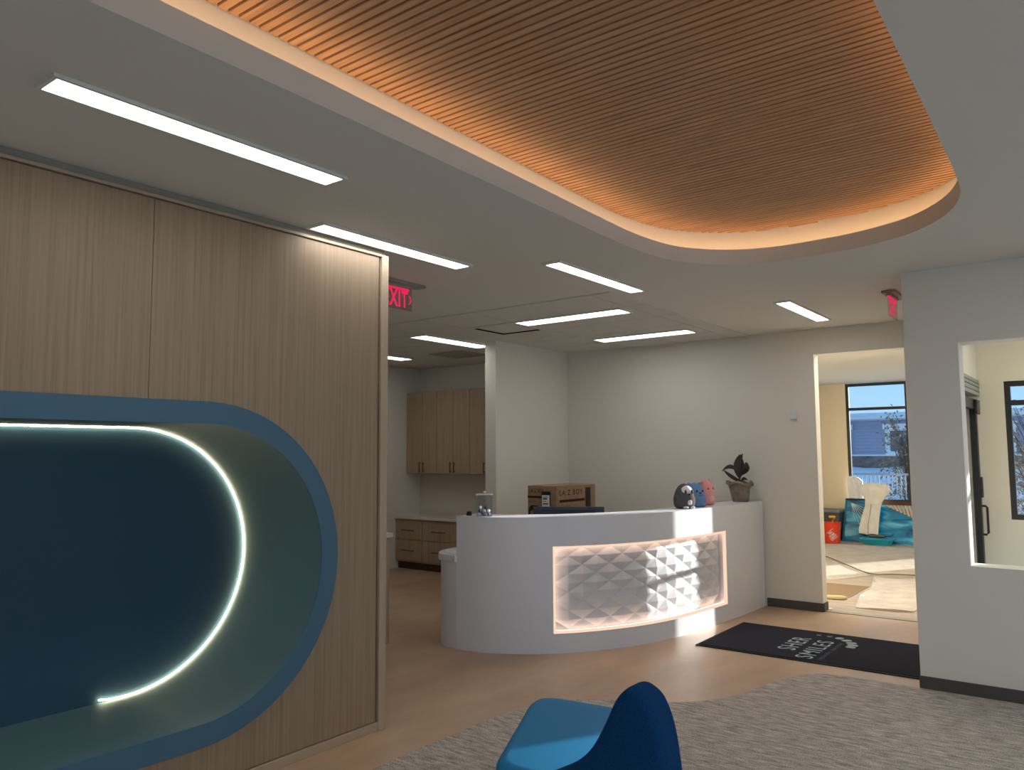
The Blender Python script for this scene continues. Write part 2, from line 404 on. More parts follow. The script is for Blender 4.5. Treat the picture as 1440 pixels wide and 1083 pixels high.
MB().bbox(-3.52, -3.470, -2.3, 3.257, .0, .05, .003).build('bottom_trim', OAKD, wood)
MB().box(-3.55, -3.492, -2.3, 3.30, 2.812, 2.849).build('shadow_reveal', mat('grey_reveal', (150, 146, 138), .7, .2), wood)
MB().box(-4.32, -3.52, 3.2, 3.30, 0, 2.812).build('end_panel', OAK, wood)
struct(MB().box(-4.40, -4.32, -2.4, 3.2, 0, HC).build('wall_left', WHITE))
struct(MB().box(-4.32, -3.6, -2.4, -2.3, 0, HC).build('wall_left', WHITE))

niche = thing('wall_niche', 'deep blue pill-shaped wall niche with a glowing curved rim inside', 'wall niche', (-3.5, 1.0, ZC))
fo, fi = stadium(-1.2, YC, ZC, .812), stadium(-1.2, YC, ZC, .705)
def ring(a, b, x): return [(x, p.x, p.y) for p in a], [(x, p.x, p.y) for p in b]
mb = MB()
A0 = [(-3.474, p.x, p.y) for p in fo]; A1 = [(-3.460, p.x, p.y) for p in fo]; B1 = [(-3.460, p.x, p.y) for p in fi]; B0 = [(-3.474, p.x, p.y) for p in fi]
mb.loft([A0, A1, B1, B0, A0], False, False); mb.build('niche_frame', BLUE, niche, smooth=30)
li = stadium(-1.2, YC, ZC, .709); lo = stadium(-1.2, YC, ZC, .73)
XB = -4.20
mb = MB(); mb.loft([[(x, p.x, p.y) for p in q] for q, x in ((li, -3.4745), (li, XB-.03), (lo, XB-.03), (lo, -3.4745), (li, -3.4745))], False, False)
mb.build('niche_lining', TEAL, niche, smooth=30)
MB().prism([tuple(p) for p in stadium(-1.2, YC, ZC, .71)], XB-.028, XB, 'x').build('niche_back', NAVY, niche)
# rim light: along the top and round the curve, ending just past the bottom
rr = .703; pts = [(XB+.012, yy, ZC+rr) for yy in (-1.2, -.2, .8, 1.6)]
pts += [(XB+.012, YC+rr*math.cos(a), ZC+rr*math.sin(a)) for a in [PI/2-math.radians(190)*i/40 for i in range(41)]]
MB().tube(pts, .0045, 6).build('rim_light', RIM, niche, smooth=True, label='cream glowing light line round the curve')

# baseboards
struct(MB().bbox(RX-.006, 5.0, 5.988, 6.0, 0, .086, .002).build('baseboard_right', DARKB))
MBx = MB().bbox(-2.93, -2.364, 8.208, 8.22, 0, .086, .002); MBx.bbox(-2.37, -2.358, 8.22, 8.36, 0, .086, .002)
struct(MBx.build('baseboard_back', DARKB))
struct(MB().bbox(-4.45, -2.82, FY-.012, FY, 0, .09, .002).build('baseboard_far', DARKB))

# far window of the room beyond
def window(name, x0, x1, y, z0, z1, bars, vert=False, f=.05):
    mb = MB()
    mb.box(x0, x0+f, y, y+.07, z0, z1); mb.box(x1-f, x1, y, y+.07, z0, z1)
    mb.box(x0+f, x1-f, y, y+.07, z0, z0+f); mb.box(x0+f, x1-f, y, y+.07, z1-f, z1)
    for b in bars: mb.box(x0+f, x1-f, y+.005, y+.065, b-.025, b+.025)
    o = struct(mb.build(name, BLACKM))
    edges = [z0+f]+[q for b in bars for q in (b-.025, b+.025)]+[z1-f]
    for a, b in zip(edges[::2], edges[1::2]): MB().box(x0+f, x1-f, y+.03, y+.036, a, b).build('pane', GLASS, o)
    return o
window('window_1', -3.87, -2.82, FY+.03, .64, 2.84, (2.37,))
window('window_2', -.80, 1.05, 9.03, .93, 2.272, (2.06,))
window('window_3', 1.77, 2.45, 9.03, .5, 2.7, ())
struct(MB().box(-3.89, -2.80, FY-.03, FY+.03, .61, .64).build('trim_3', WHITE))

# entrance door seen edge-on through the opening
d = struct(MB().box(-1.125, -1.005, 7.85, 8.985, 2.135, 2.29).build('door_1', GREYM))
for z in (2.17, 2.215, 2.25): MB().box(-1.004, -1.001, 7.87, 8.97, z, z+.006).build('header_groove', BLACKM, d)
MB().bbox(-1.09, -1.03, 8.86, 8.95, .01, 2.10, .004).build('door_stile', BLACKM, d)
MB().bbox(-1.09, -1.03, 7.86, 7.95, .01, 2.10, .004).build('door_stile', BLACKM, d)
MB().bbox(-1.09, -1.03, 7.95, 8.86, .01, .18, .004).build('door_rail', BLACKM, d)
MB().bbox(-1.09, -1.03, 7.95, 8.86, 2.0, 2.10, .004).build('door_rail', BLACKM, d)
MB().box(-1.064, -1.056, 7.95, 8.86, .18, 2.0).build('pane', GLASS, d)
MB().bbox(-1.03, -1.0, 8.72, 8.93, 1.95, 2.09, .006).build('door_closer', BLACKM, d)
MB().bbox(-1.03, -1.01, 8.86, 8.94, 1.14, 1.34, .006).build('lock_case', BLACKM, d)
mb = MB().tube([(-1.03, 8.90, 1.06), (-1.0, 8.90, 1.06), (-.985, 8.90, 1.045), (-.985, 8.90, .80), (-1.0, 8.90, .785), (-1.03, 8.90, .785)], .011, 8)
mb.build('pull_handle', BLACKM, d, smooth=40)

# ================================================================== ceiling fittings
def light(x0, x1, y0, y1, label, dr=0., m=LED):
    t = thing('ceiling_light', label, 'ceiling light', ((x0+x1)/2, (y0+y1)/2, HC-.012), 'slim linear ceiling lights')
    f = .016; z0 = HC-.014-dr; z1 = HC-.0005
    mb = MB(); mb.box(x0-f, x0, y0-f, y1+f, z0, z1).box(x1, x1+f, y0-f, y1+f, z0, z1).box(x0, x1, y0-f, y0, z0, z1).box(x0, x1, y1, y1+f, z0, z1)
    mb.build('light_frame', CEIL, t)
    MB().box(x0, x1, y0, y1, HC-.008-dr, HC-.001-dr).build('light_diffuser', m, t, label='glowing white diffuser')
light(-2.81, -2.69, 1.07, 2.28, 'longest-looking linear ceiling light, above the wood panelling at upper left')
light(-3.44, -3.32, 2.69, 3.90, 'linear ceiling light hugging the far end of the wood panelling')
light(-2.905, -2.795, 4.19, 5.35, 'linear ceiling light beside the curved corner of the slatted recess')
light(-2.165, -2.05, 6.51, 7.66, 'short-looking linear ceiling light nearest the doorway')
light(-4.42, -3.30, 5.86, 6.07, 'linear ceiling light running sideways next to the square ceiling diffuser', .011, LEDK)
light(-4.43, -3.34, 7.30, 7.53, 'linear ceiling light running sideways close to the back wall above the desk', .011, LEDK)
light(-5.84, -5.63, 5.90, 7.0, 'linear ceiling light in front of the kitchen cabinets beside the stub wall', .011, LEDK)
light(-7.40, -7.19, 6.3, 7.30, 'linear ceiling light mostly hidden behind the wood panelling in the kitchen', .011, LEDK)

# unseen lights added as fill in the waiting room, far room and lobby
for k, (x, y) in enumerate(((.75, 3.9), (.75, 1.5), (.75, -1.2), (-2.75, -1.4), (2.9, 3.9), (2.9, 1.5), (2.9, -1.2))):
    light(x, x+.22, y, y+1.21, 'added linear fill light on the waiting room ceiling out of view, %s from the slatted recess' % ('first', 'second', 'third', 'fourth', 'fifth', 'sixth', 'seventh')[k], 0, FILLW)
for x, y, l in ((-3.6, 8.6, 'left'), (-2.4, 8.6, 'right')): light(x, x+.60, y, y+1.21, 'added wide fill light panel on the far room ceiling, out of view, the %s one' % l, 0, FILLF)
for x, l in ((-.2, 'left'), (1.4, 'middle'), (3.0, 'right')): light(x, x+.24, 7.0, 8.21, 'added linear fill light on the entrance lobby ceiling out of view, the %s one' % l, 0, FILLL)

t = thing('ceiling_diffuser', 'square plaque air diffuser with dark slots, touching a sideways ceiling light', 'air vent', (-4.745, 6.165, HC))
mb = MB(); x0, x1, y0, y1 = -5.04, -4.45, 5.87, 6.46
for b in ((x0, x1, y0, y0+.05), (x0, x1, y1-.05, y1), (x0, x0+.05, y0+.05, y1-.05), (x1-.05, x1, y0+.05, y1-.05)): mb.box(*b, HC-.016, HC-.002)
mb.build('diffuser_frame', CEIL, t)
MB().box(x0+.05, x1-.05, y0+.05, y1-.05, HC-.004, HC-.001).build('diffuser_slot', FELT, t, label='dark slot')
mb = MB()
for b in ((x0+.05, x1-.05, y0+.05, y0+.055), (x0+.05, x1-.05, y1-.055, y1-.05), (x0+.05, x0+.055, y0+.055, y1-.055), (x1-.055, x1-.05, y0+.055, y1-.055)): mb.box(*b, HC-.0155, HC-.004)
mb.build('diffuser_lip', FELT, t, label='dark inner lip')
MB().bbox(x0+.085, x1-.085, y0+.085, y1-.085, HC-.010, HC-.004, .002).build('diffuser_plate', CEIL, t)
VENTG = mat('grey_vent', (176, 172, 164), .7, .2)
t = thing('ceiling_vent', 'grey square return vent on the ceiling in front of the kitchen cabinets', 'air vent', (-6.43, 7.36, HC))
x0, x1, y0, y1 = -6.70, -6.16, 7.09, 7.63
mb = MB()
for b in ((x0, x1, y0, y0+.03), (x0, x1, y1-.03, y1), (x0, x0+.03, y0+.03, y1-.03), (x1-.03, x1, y0+.03, y1-.03)): mb.box(*b, HC-.022, HC-.011)
mb.build('vent_frame', VENTG, t)
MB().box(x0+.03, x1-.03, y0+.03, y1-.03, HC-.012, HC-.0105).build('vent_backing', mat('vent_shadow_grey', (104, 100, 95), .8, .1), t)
for k in range(14): MB().box(x0+.03, x1-.03, y0+.04+k*.034, y0+.058+k*.034, HC-.020, HC-.012).build('vent_louver', VENTG, t)

# exit signs: clear edge-lit panels hanging under the ceiling, facing +x
CLEAR = glass('edge_lit_acrylic', (.86, .80, .80), .05)
def exit_sign(x, y0, y1, label, chev):
    t = thing('exit_sign', label, 'exit sign', (x, (y0+y1)/2, HC))
    MB().bbox(x-.05, x+.05, y0+.02, y1+.10, HC-.022, HC-.001, .003).build('mount_plate', GREYM, t)
    MB().bbox(x-.018, x+.018, y0+.01, y1-.01, HC-.045, HC-.022, .003).build('light_bar', GREYM, t)
    MB().box(x-.004, x+.004, y0, y1, HC-.205, HC-.045).build('sign_panel', CLEAR, t)
    mb = fit(text2d('EXIT', 1, .0, 1.1, .03), .235, .125); mb.xf(frame((x+.0055, (y0+y1)/2-.012, HC-.125), (0, 1, 0), (0, 0, 1)))
    mb.build('sign_letters', REDL, t, label='glowing red letters')
    MB().box(x-.0045, x+.0048, y0, y1-.03, HC-.06, HC-.045).build('sign_glow_edge', REDL, t)
    if chev:
        yy = y1-.02; q = .022
        MB().prism([(yy-q*.7, HC-.09), (yy-q*.2, HC-.09), (yy+q*.7, HC-.125), (yy-q*.2, HC-.16), (yy-q*.7, HC-.16), (yy+q*.15, HC-.125)], x+.005, x+.0056, 'x').build('sign_arrow', REDL, t)
exit_sign(-4.05, 3.80, 4.10, 'red exit sign with an arrow at the end of the wood panelling', True)
exit_sign(-1.31, 6.55, 6.86, 'red exit sign seen edge-on above the doorway by the right wall', False)

# thermostat
t = thing('thermostat', 'small white wall sensor left of the doorway', 'thermostat', (-2.59, 8.21, 1.99))
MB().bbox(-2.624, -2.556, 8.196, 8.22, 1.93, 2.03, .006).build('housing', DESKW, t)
MB().bbox(-2.606, -2.574, 8.192, 8.197, 1.985, 2.01, .002).build('grille', LABELW, t)

# ================================================================== carpet and mat
cp = crom([(-3.07, -3.9), (-3.07, 0), (-3.07, 2.2), (-3.075, 3.4), (-3.05, 3.95), (-2.92, 4.32), (-2.66, 4.55), (-2.37, 4.69), (-2.15, 4.90), (-2.03, 5.17), (-1.98, 5.42), (-1.91, 5.68), (-1.80, 5.90), (-1.62, 5.985), (-1.40, 5.987), (-1.13, 5.987)], 6)
poly = [tuple(p) for p in cp]+[(5.0, 5.987), (5.0, -3.9)]
tag(MB().prism(poly, 0.0, .006).build('carpet', CARPET), 'grey streaked carpet with a curved edge laid into the tan floor', 'carpet')

MATB = mat('charcoal_mat_pile', (35, 36, 44), .95, .1, var=(48, 50, 60), scale=(160, 160, 160), bump=.5, bscale=(220, 220, 220), bdist=.004)
RUB = mat('black_rubber_edge', (22, 20, 20), .7, .3)
MINK = mat('pale_mat_print', (176, 188, 196), .9, .1, var=(150, 160, 170), scale=(160, 160, 160))
MINK2 = mat('grey_mat_print', (104, 112, 122), .9, .1)
t = thing('entrance_mat', 'black entrance mat with pale lettering on the floor before the doorway', 'mat', (-1.95, 6.72, 0))
mx0, mx1, my0, my1 = -2.835, -1.03, 6.215, 7.285
MB().bbox(mx0, mx1, my0, my1, .0, .008, .002).build('rubber_border', RUB, t)
MB().bbox(mx0+.025, mx1-.025, my0+.025, my1-.025, .008, .013, .002).build('pile', MATB, t)
def mattext(s, y0, y1, xa, xb, m, bold=.006):
    mb = fit(text2d(s, 1, .0, 1.16, bold), y1-y0, abs(xb-xa)); mb.xf(frame(((xa+xb)/2, (y0+y1)/2, .0142), (0, 1, 0), (-1, 0, 0))); mb.build('mat_lettering', m, t)
mattext('SHER', 6.47, 6.955, -2.25, -2.105, MINK)
mattext('SMILES', 6.285, 6.935, -2.05, -1.915, MINK)
mattext('PEDIATRIC', 6.31, 6.61, -1.875, -1.845, MINK2, .0); mattext('DENTISTRY', 6.64, 6.95, -1.875, -1.845, MINK2, .0)
for k, (x, y, a, s_) in enumerate([(-2.10, 7.125, 0, .6), (-2.01, 7.125, -5, .7), (-1.925, 7.105, -22, .9), (-1.855, 7.055, -42, 1.0), (-1.80, 6.985, -62, 1.0), (-1.772, 6.912, -78, 1.0), (-1.77, 6.84, -92, .9)]):
    mb = MB(); n = 10; mb.prism([(.034*s_*math.copysign(abs(math.cos(2*PI*i/n))**.7, math.cos(2*PI*i/n)), .042*s_*math.copysign(abs(math.sin(2*PI*i/n))**.7, math.sin(2*PI*i/n))) for i in range(n)], 0, .0008)
    mb.xf(Matrix.Translation((x, y, .0134)) @ Matrix.Rotation(math.radians(a), 4, 'Z')); mb.build('mat_tooth_print', MINK if k > 1 else MINK2, t)

# ================================================================== reception desk
DH = 1.08
FR = [(-2.945, 8.205), (-2.965, 7.6), (-3.01, 7.0), (-3.083, 6.4), (-3.205, 5.98), (-3.365, 5.655), (-3.545, 5.39), (-3.715, 5.225), (-3.9, 5.095), (-4.12, 4.995), (-4.36, 4.955)]
front = crom(FR, 8)            # outer face, from the back wall round to the left end
desk = thing('reception_desk', 'curved white reception desk with a lit relief panel in its front', 'desk', (-3.6, 6.0, 0))
fn = normals2(front, False)
if (fn[5].x < 0): fn = [-k for k in fn]
S = [0]
for a, b in zip(front, front[1:]): S.append(S[-1]+(b-a).length)
def at(s_, d=0.):
    """point on the front curve at arc length s, moved out by d"""
    s_ = max(0, min(S[-1]-1e-6, s_)); i = max(k for k in range(len(S)-1) if S[k] <= s_); u = (s_-S[i])/(S[i+1]-S[i])
    p = front[i].lerp(front[i+1], u); n_ = fn[i].lerp(fn[i+1], u).normalized(); return p+n_*d
def s_of(y, x=None):
    return min(range(len(front)), key=lambda i: (front[i].y-y)**2+((front[i].x-x)**2 if x is not None else 0))
SA = S[s_of(7.335)]            # right end of the lit panel
SB = S[s_of(5.305, -3.63)]     # left end
ZA, ZB = .155, .845
def band(s0, s1, z0, z1, d0, d1, n=40):
    mb = MB(); rings = []
    for k in range(n+1):
        q = s0+(s1-s0)*k/n; a, b = at(q, d0), at(q, d1)
        rings.append([(a.x, a.y, z0), (b.x, b.y, z0), (b.x, b.y, z1), (a.x, a.y, z1)])
    return mb.loft(rings)
mb = MB()
for (s0, s1, z0, z1) in ((0, SA, .0, DH-.03), (SB, S[-1], .0, DH-.03), (SA, SB, .0, ZA), (SA, SB, ZB, DH-.03)):
    q = band(s0, s1, z0, z1, 0, -.09, 48); mb.add(q.v, q.f)
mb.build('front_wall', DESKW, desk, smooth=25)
band(SA-.02, SB+.02, ZA-.02, ZB+.02, -.115, -.095).build('panel_backing', TILEW, desk)
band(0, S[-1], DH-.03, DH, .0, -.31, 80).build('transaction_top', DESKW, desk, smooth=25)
# glowing reveal round the panel
g = .018
mb = MB()
for (s0, s1, z0, z1, n) in ((SA, SB, ZA, ZA+g, 40), (SA, SB, ZB-g, ZB, 40), (SA, SA+g, ZA+g, ZB-g, 1), (SB-g, SB, ZA+g, ZB-g, 1)):
    q = band(s0, s1, z0, z1, -.004, -.03, n); mb.add(q.v, q.f)
mb.build('panel_light_frame', DESKL, desk, label='peach glowing light frame')
mb = MB()
for (s0, s1, z0, z1, n) in ((SA, SB, ZA, ZA+g-.003, 40), (SA, SB, ZB-g+.003, ZB, 40), (SB-g+.003, SB, ZA+g, ZB-g, 1)):
    q = band(s0, s1, z0, z1, -.031, -.052, n); mb.add(q.v, q.f)
mb.build('panel_light_strip', DESKH, desk)
# relief panel: diamonds, each tile a part
rp = band(SA+g, SB-g, ZA+g, ZB-g, -.094, -.088).build('relief_panel', TILEW, desk)
W, Hh = SB-SA-2*g, ZB-ZA-2*g
NX, NZ = 16, 9
dx, dz = W/NX, Hh/NZ
def gp(i, j, d): p = at(SA+g+i*dx, d); return (p.x, p.y, ZA+g+j*dz)
for i in range(0, NX+1):
    for j in range(0, NZ+1):
        if (i+j) % 2: continue
        L = [(i-1, j), (i, j-1), (i+1, j), (i, j+1)]
        ok = [p for p in L if 0 <= p[0] <= NX and 0 <= p[1] <= NZ]
        if len(ok) < 2: continue
        mb = MB(); h = -.064-.003*((i*7+j*3) % 4)/3
        vs = [gp(i, j, h if 0 < i < NX and 0 < j < NZ else -.071)]; fs = []
        vs += [gp(a, b, -.082) for a, b in ok]
        for k in range(len(ok)):
            k2 = (k+1) % len(ok)
            if len(ok) < 4 and (abs(ok[k][0]-ok[k2][0]) > 1 or abs(ok[k][1]-ok[k2][1]) > 1) : continue
            fs.append((0, 1+k, 1+k2))
        mb.add(vs, fs); mb.build('relief_tile', TILEW, rp)
# lower side counter at the left end
end = crom([(-4.36, 4.955), (-4.50, 4.975), (-4.60, 5.03), (-4.68, 5.14), (-4.72, 5.30), (-4.73, 5.5), (-4.73, 5.9)], 8)
en = offset(end, .09, False)
if (en[0]-Vector((-4.4, 5.4))).length > (end[0]-Vector((-4.4, 5.4))).length: en = offset(end, -.09, False)
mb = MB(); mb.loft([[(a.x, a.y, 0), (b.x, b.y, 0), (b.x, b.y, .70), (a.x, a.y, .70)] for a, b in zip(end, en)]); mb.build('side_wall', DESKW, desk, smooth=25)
out = offset(end, .022, False)
if (out[10]-Vector((-4.2, 5.5))).length < (end[10]-Vector((-4.2, 5.5))).length: out = offset(end, -.022, False)
top = [(p.x, p.y) for p in out]+[(-4.15, 5.9), (-4.05, 5.35), (-4.30, 5.10), (-4.345, 4.99)]
def offs(poly, d): return [(p.x, p.y) for p in offset([Vector(q) for q in poly], d)]
sg = 1 if area2([Vector(q) for q in top]) > 0 else -1
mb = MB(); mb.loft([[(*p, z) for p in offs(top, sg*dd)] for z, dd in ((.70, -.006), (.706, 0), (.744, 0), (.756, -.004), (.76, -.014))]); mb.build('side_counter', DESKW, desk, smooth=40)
# inner work surface
ws = [at(S[-1]*k/40, -.095) for k in range(41)]; wi = [at(S[-1]*k/40, -1.2) for k in range(41)]
ws = ws[:36]; wi = wi[:36]
mb = MB(); mb.loft([[(a.x, a.y, .70), (b.x, b.y, .70), (b.x, b.y, .74), (a.x, a.y, .74)] for a, b in zip(ws, wi)]); mb.build('work_surface', QUARTZ, desk)
for k in (3, 18, 33):
    a, b = ws[k], wi[k]; mb = MB(); n_ = (b-a).normalized()*.0; tt = Vector((-(b-a).y, (b-a).x)).normalized()*.02
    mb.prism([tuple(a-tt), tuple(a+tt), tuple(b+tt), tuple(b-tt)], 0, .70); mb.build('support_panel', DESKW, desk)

# ------------------------------------------------------------------ things on the desk
def ptb(o): return o
# printed cardboard box on the work surface behind the desk
BX0, BX1, BY0, BY1, BZ0, BZ1 = -4.44, -4.11, 6.07, 6.76, .74, 1.29
t = thing('cardboard_box', 'printed brown cardboard box standing behind the desk by the stub wall', 'box', (-4.275, 6.4, .74))
MB().bbox(BX0, BX1, BY0, BY1, BZ0, BZ1, .004).build('carton', CARD, t)
MB().box((BX0+BX1)/2-.025, (BX0+BX1)/2+.025, BY0-.001, BY1, BZ1, BZ1+.001).build('packing_tape', mat('tan_tape', (150, 122, 92), .3, .5), t)
MB().box(BX0+.002, (BX0+BX1)/2-.001, BY0+.002, BY1-.002, BZ1-.002, BZ1+.0006).build('carton_flap', CARD, t)
MB().box((BX0+BX1)/2+.001, BX1-.002, BY0+.002, BY1-.002, BZ1-.002, BZ1+.0006).build('carton_flap', CARD, t)
def print_on(s_, cx, cz, w_, h_, face, m=INK, bold=.01, name='carton_print'):
    mb = fit(text2d(s_, 1, .0, 1.25, bold), w_, h_)
    if face == 'x': mb.xf(frame((BX1+.0012, cx, cz), (0, 1, 0), (0, 0, 1)))
    else: mb.xf(frame((cx, BY0-.0012, cz), (1, 0, 0), (0, 0, 1)))
    mb.build(name, m, t)
print_on('LA Z BOY', 6.32, 1.225, .40, .05, 'x')
print_on('LA Z BOY', -4.335, 1.245, .16, .035, 'y')
MB().box(BX1, BX1+.001, 6.12, 6.56, 1.135, 1.16).build('carton_stripe', INK, t)
MB().box(BX0, BX0+.20, BY0-.001, BY0, 1.175, 1.195).build('carton_stripe', INK, t)
print_on('recliner', 6.24, 1.10, .14, .018, 'x', bold=0)
print_on('COMFORT', 6.20, 1.065, .10, .015, 'x', bold=0)
print_on('recliner', -4.385, 1.145, .08, .014, 'y', bold=0)
# chair silhouettes printed low on both faces
def sil(face, c, z, s_):
    P = [(-1, 0), (-1, .5), (-.8, 1.1), (-.4, 1.25), (.5, 1.2), (1, .9), (1.05, 0), (.8, 0), (.7, .55), (-.4, .6), (-.7, .4), (-.75, 0)]
    mb = MB()
    if face == 'x': mb.prism([(c+a*s_, z+b*s_) for a, b in P], BX1, BX1+.001, 'x')
    else: mb.prism([(c+a*s_, z+b*s_) for a, b in P], BY0-.001, BY0, 'y')
    mb.build('carton_print', INK, t)
sil('x', 6.52, 1.00, .06); sil('y', -4.36, 1.02, .07)
MB().bbox(BX1-.002, BX1+.006, 6.575, 6.66, .90, 1.262, .002).build('carton_band', BLACKP, t, label='dark vertical band')
MB().bbox(-4.275, -4.175, BY0-.008, BY0+.001, 1.03, 1.24, .003).build('label_pouch', BLACKP, t)
MB().box(-4.268, -4.182, BY0-.010, BY0-.008, 1.045, 1.205).build('shipping_label', LABELW, t, label='white shipping label')
for k, (z, hh) in enumerate(((1.185, .006), (1.165, .012), (1.145, .004), (1.12, .010), (1.095, .005), (1.075, .012))):
    MB().box(-4.258, -4.20-.008*(k % 3), BY0-.0106, BY0-.010, z, z+hh).build('label_print', BLACKP, t)

# monitor seen from behind
t = thing('computer_monitor', 'dark slim monitor seen from behind, rising just above the desk top', 'monitor', (-3.86, 5.89, .74))
t.rotation_euler = (0, 0, math.atan2(6.05-5.72, -3.60+4.125)); t['_local'] = 1
MB().bbox(-.315, .315, -.012, .012, .05, .382, .004).build('screen_housing', SCREEN, t)
MB().box(-.24, .235, -.0135, -.012, .345, .351).build('vent_slot', BLACKP, t)
MB().bbox(-.30, .30, .012, .014, .07, .365, .0008).build('display', BLACKP, t)
MB().bbox(-.03, .03, -.035, -.012, .012, .20, .004).build('stand', SCREEN, t)
MB().bbox(-.11, .11, -.10, .08, .0, .012, .004).build('stand_base', SCREEN, t)

# acrylic dispenser with small purple and white pieces
ax, ay = -4.17, 5.09
t = thing('acrylic_dispenser', 'clear acrylic box holding purple and white pieces on the left end of the desk top', 'container', (ax, ay, DH))
t.rotation_euler = (0, 0, math.radians(33)); t['_local'] = 1
a, hh, k = .062, .175, .003
for b in ((-a, a, -a, -a+k), (-a, a, a-k, a), (-a, -a+k, -a+k, a-k), (a-k, a, -a+k, a-k)): MB().box(*b, 0.004, hh).build('acrylic_side', ACRY, t)
MB().box(-a, a, -a, a, 0, .004).build('acrylic_base', ACRY, t)
MB().bbox(-a-.004, a+.004, -a-.004, a+.004, hh, hh+.008, .002).build('lid', mat('frosted_lid', (205, 205, 205), .3, .5), t)
MB().lathe((0, 0, hh+.008), [(.006, 0), (.006, .008), (.013, .012), (.011, .020), (0.001, .023)], 12).build('lid_knob', LABELW, t, smooth=40)
PUR = [mat('purple_plastic', (92, 84, 142), .4, .5), mat('white_plastic', (235, 235, 240), .4, .5), mat('navy_plastic', (52, 52, 84), .4, .5)]
rng = random.Random(3); ca, sa = math.cos(math.radians(33)), math.sin(math.radians(33))
proto = None; placed = 0
for layer, zz in enumerate((.018, .044, .070)):
    for gx in (-.036, 0, .036):
        for gy in (-.036, 0, .036):
            if layer == 2 and rng.random() < .45: continue
            lx, ly = gx+rng.uniform(-.004, .004), gy+rng.uniform(-.004, .004)
            mi = rng.choice((0, 1, 1, 2)) 
            nm = ('purple', 'white', 'navy')[mi]
            o = MB().ball((0, 0, 0), .0135, 10).build('wrapped_sweet', PUR[mi], None, smooth=True)
            o.location = (ax+ca*lx-sa*ly, ay+sa*lx+ca*ly, DH+.0+zz)
            tag(o, 'small round %s piece among others of its colour inside the acrylic box' % nm, 'sweet', '%s pieces inside the acrylic box' % nm)
t = thing('card_holder', 'tiny black block beside the clear acrylic box on the desk', 'holder', (-4.31, 5.06, DH))
MB().bbox(-4.327, -4.293, 5.045, 5.075, DH, DH+.034, .003).build('holder_body', BLACKP, t)
MB().bbox(-4.329, -4.291, 5.043, 5.048, DH, DH+.016, .001).build('holder_lip', BLACKP, t)

# plush toys
def plush(name, label, x, y, rz, body, r, h, m, extra):
    t = thing(name, label, 'soft toy', (x, y, DH)); t.rotation_euler = (0, 0, rz); t['_local'] = 1
    prof = [(r*.55, 0), (r*.86, .012), (r, h*.22), (r*1.0, h*.40), (r*.90, h*.58), (r*.74, h*.76), (r*.50, h*.90), (r*.22, h*.98), (.002, h)]
    p2 = crom(prof, 4)
    MB().lathe((0, 0, 0), [(max(.001, q.x), q.y) for q in p2], 24).build(body, m, t, smooth=True)
    extra(t, r, h); return t
PG = mat('grey_plush', (92, 88, 92), .95, .1, bump=.5, bscale=(120, 120, 120), bdist=.004)
PW = mat('white_plush', (222, 222, 224), .95, .1, bump=.5, bscale=(120, 120, 120), bdist=.004)
PB = mat('blue_plush', (112, 146, 196), .95, .1, bump=.5, bscale=(120, 120, 120), bdist=.004)
PP = mat('pink_plush', (232, 164, 164), .95, .1, bump=.5, bscale=(120, 120, 120), bdist=.004)
PPL = mat('pale_pink_plush', (228, 196, 196), .95, .1, bump=.5, bscale=(120, 120, 120), bdist=.004)
EYE = mat('black_embroidery', (22, 22, 30), .5, .4)
ORG = mat('dark_rose_embroidery', (160, 70, 84), .8, .2)
def ex_peng(t, r, h):   # faces -y locally
    MB().ball((0, -r*.30, h*.66), (r*.66, r*.60, h*.27), 18).build('face_patch', PW, t, smooth=True)
    MB().ball((0, -r*.36, h*.27), (r*.56, r*.70, h*.25), 18).build('belly_patch', PW, t, smooth=True)
    for s_ in (-1, 1):
        MB().ball((s_*r*.34, -r*.82, h*.68), (.012, .008, .020), 10).build('eye', EYE, t, smooth=True)
        MB().ball((s_*r*.95, -r*.12, h*.36), (r*.15, r*.36, h*.24), 12).build('flipper', PG, t, smooth=True)
        MB().ball((s_*r*.36, -r*.80, .013), (.026, .032, .012), 10).build('foot', PW, t, smooth=True)
    MB().ball((0, -r*.93, h*.58), (.012, .014, .008), 10).build('beak', EYE, t, smooth=True)
def ex_blue(t, r, h):
    for s_ in (-1, 1):
        MB().ball((s_*r*.32, -r*.80, h*.66), (.009, .007, .011), 10).build('eye', EYE, t, smooth=True)
        MB().ball((s_*r*.60, 0, h*.90), (r*.22, r*.16, h*.11), 12).build('ear', PB, t, smooth=True)
        MB().ball((s_*r*.40, -r*.72, .017), (.028, .034, .016), 10).build('foot', PB, t, smooth=True)
    MB().ball((0, -r*.88, h*.58), (.016, .010, .010), 10).build('muzzle', PG, t, smooth=True)
    MB().tube([(-.02, -r*.93, h*.49), (0, -r*.97, h*.47), (.02, -r*.93, h*.49)], .003, 6).build('mouth', EYE, t, smooth=True)
def ex_pink(t, r, h):
    MB().ball((0, -r*.38, h*.28), (r*.62, r*.68, h*.26), 18).build('belly_patch', PPL, t, smooth=True)
    for s_ in (-1, 1):
        MB().ball((s_*r*.34, -r*.76, h*.66), (.009, .007, .012), 10).build('eye', ORG, t, smooth=True)
        MB().lathe((s_*r*.42, 0, h*.86), [(.026, 0), (.020, .02), (.010, .038), (.001, .046)], 12).build('ear', PP, t, smooth=True)
    MB().ball((0, -r*.86, h*.58), (.014, .012, .010), 10).build('muzzle', PPL, t, smooth=True)
plush('plush_penguin', 'grey and white penguin-like soft toy on the desk top, nearest the camera', -3.175, 6.80, math.radians(58), 'body', .098, .228, PG, ex_peng)
plush('plush_bear', 'round blue soft toy between the grey and the pink one', -3.195, 7.07, math.radians(62), 'body', .104, .226, PB, ex_blue)
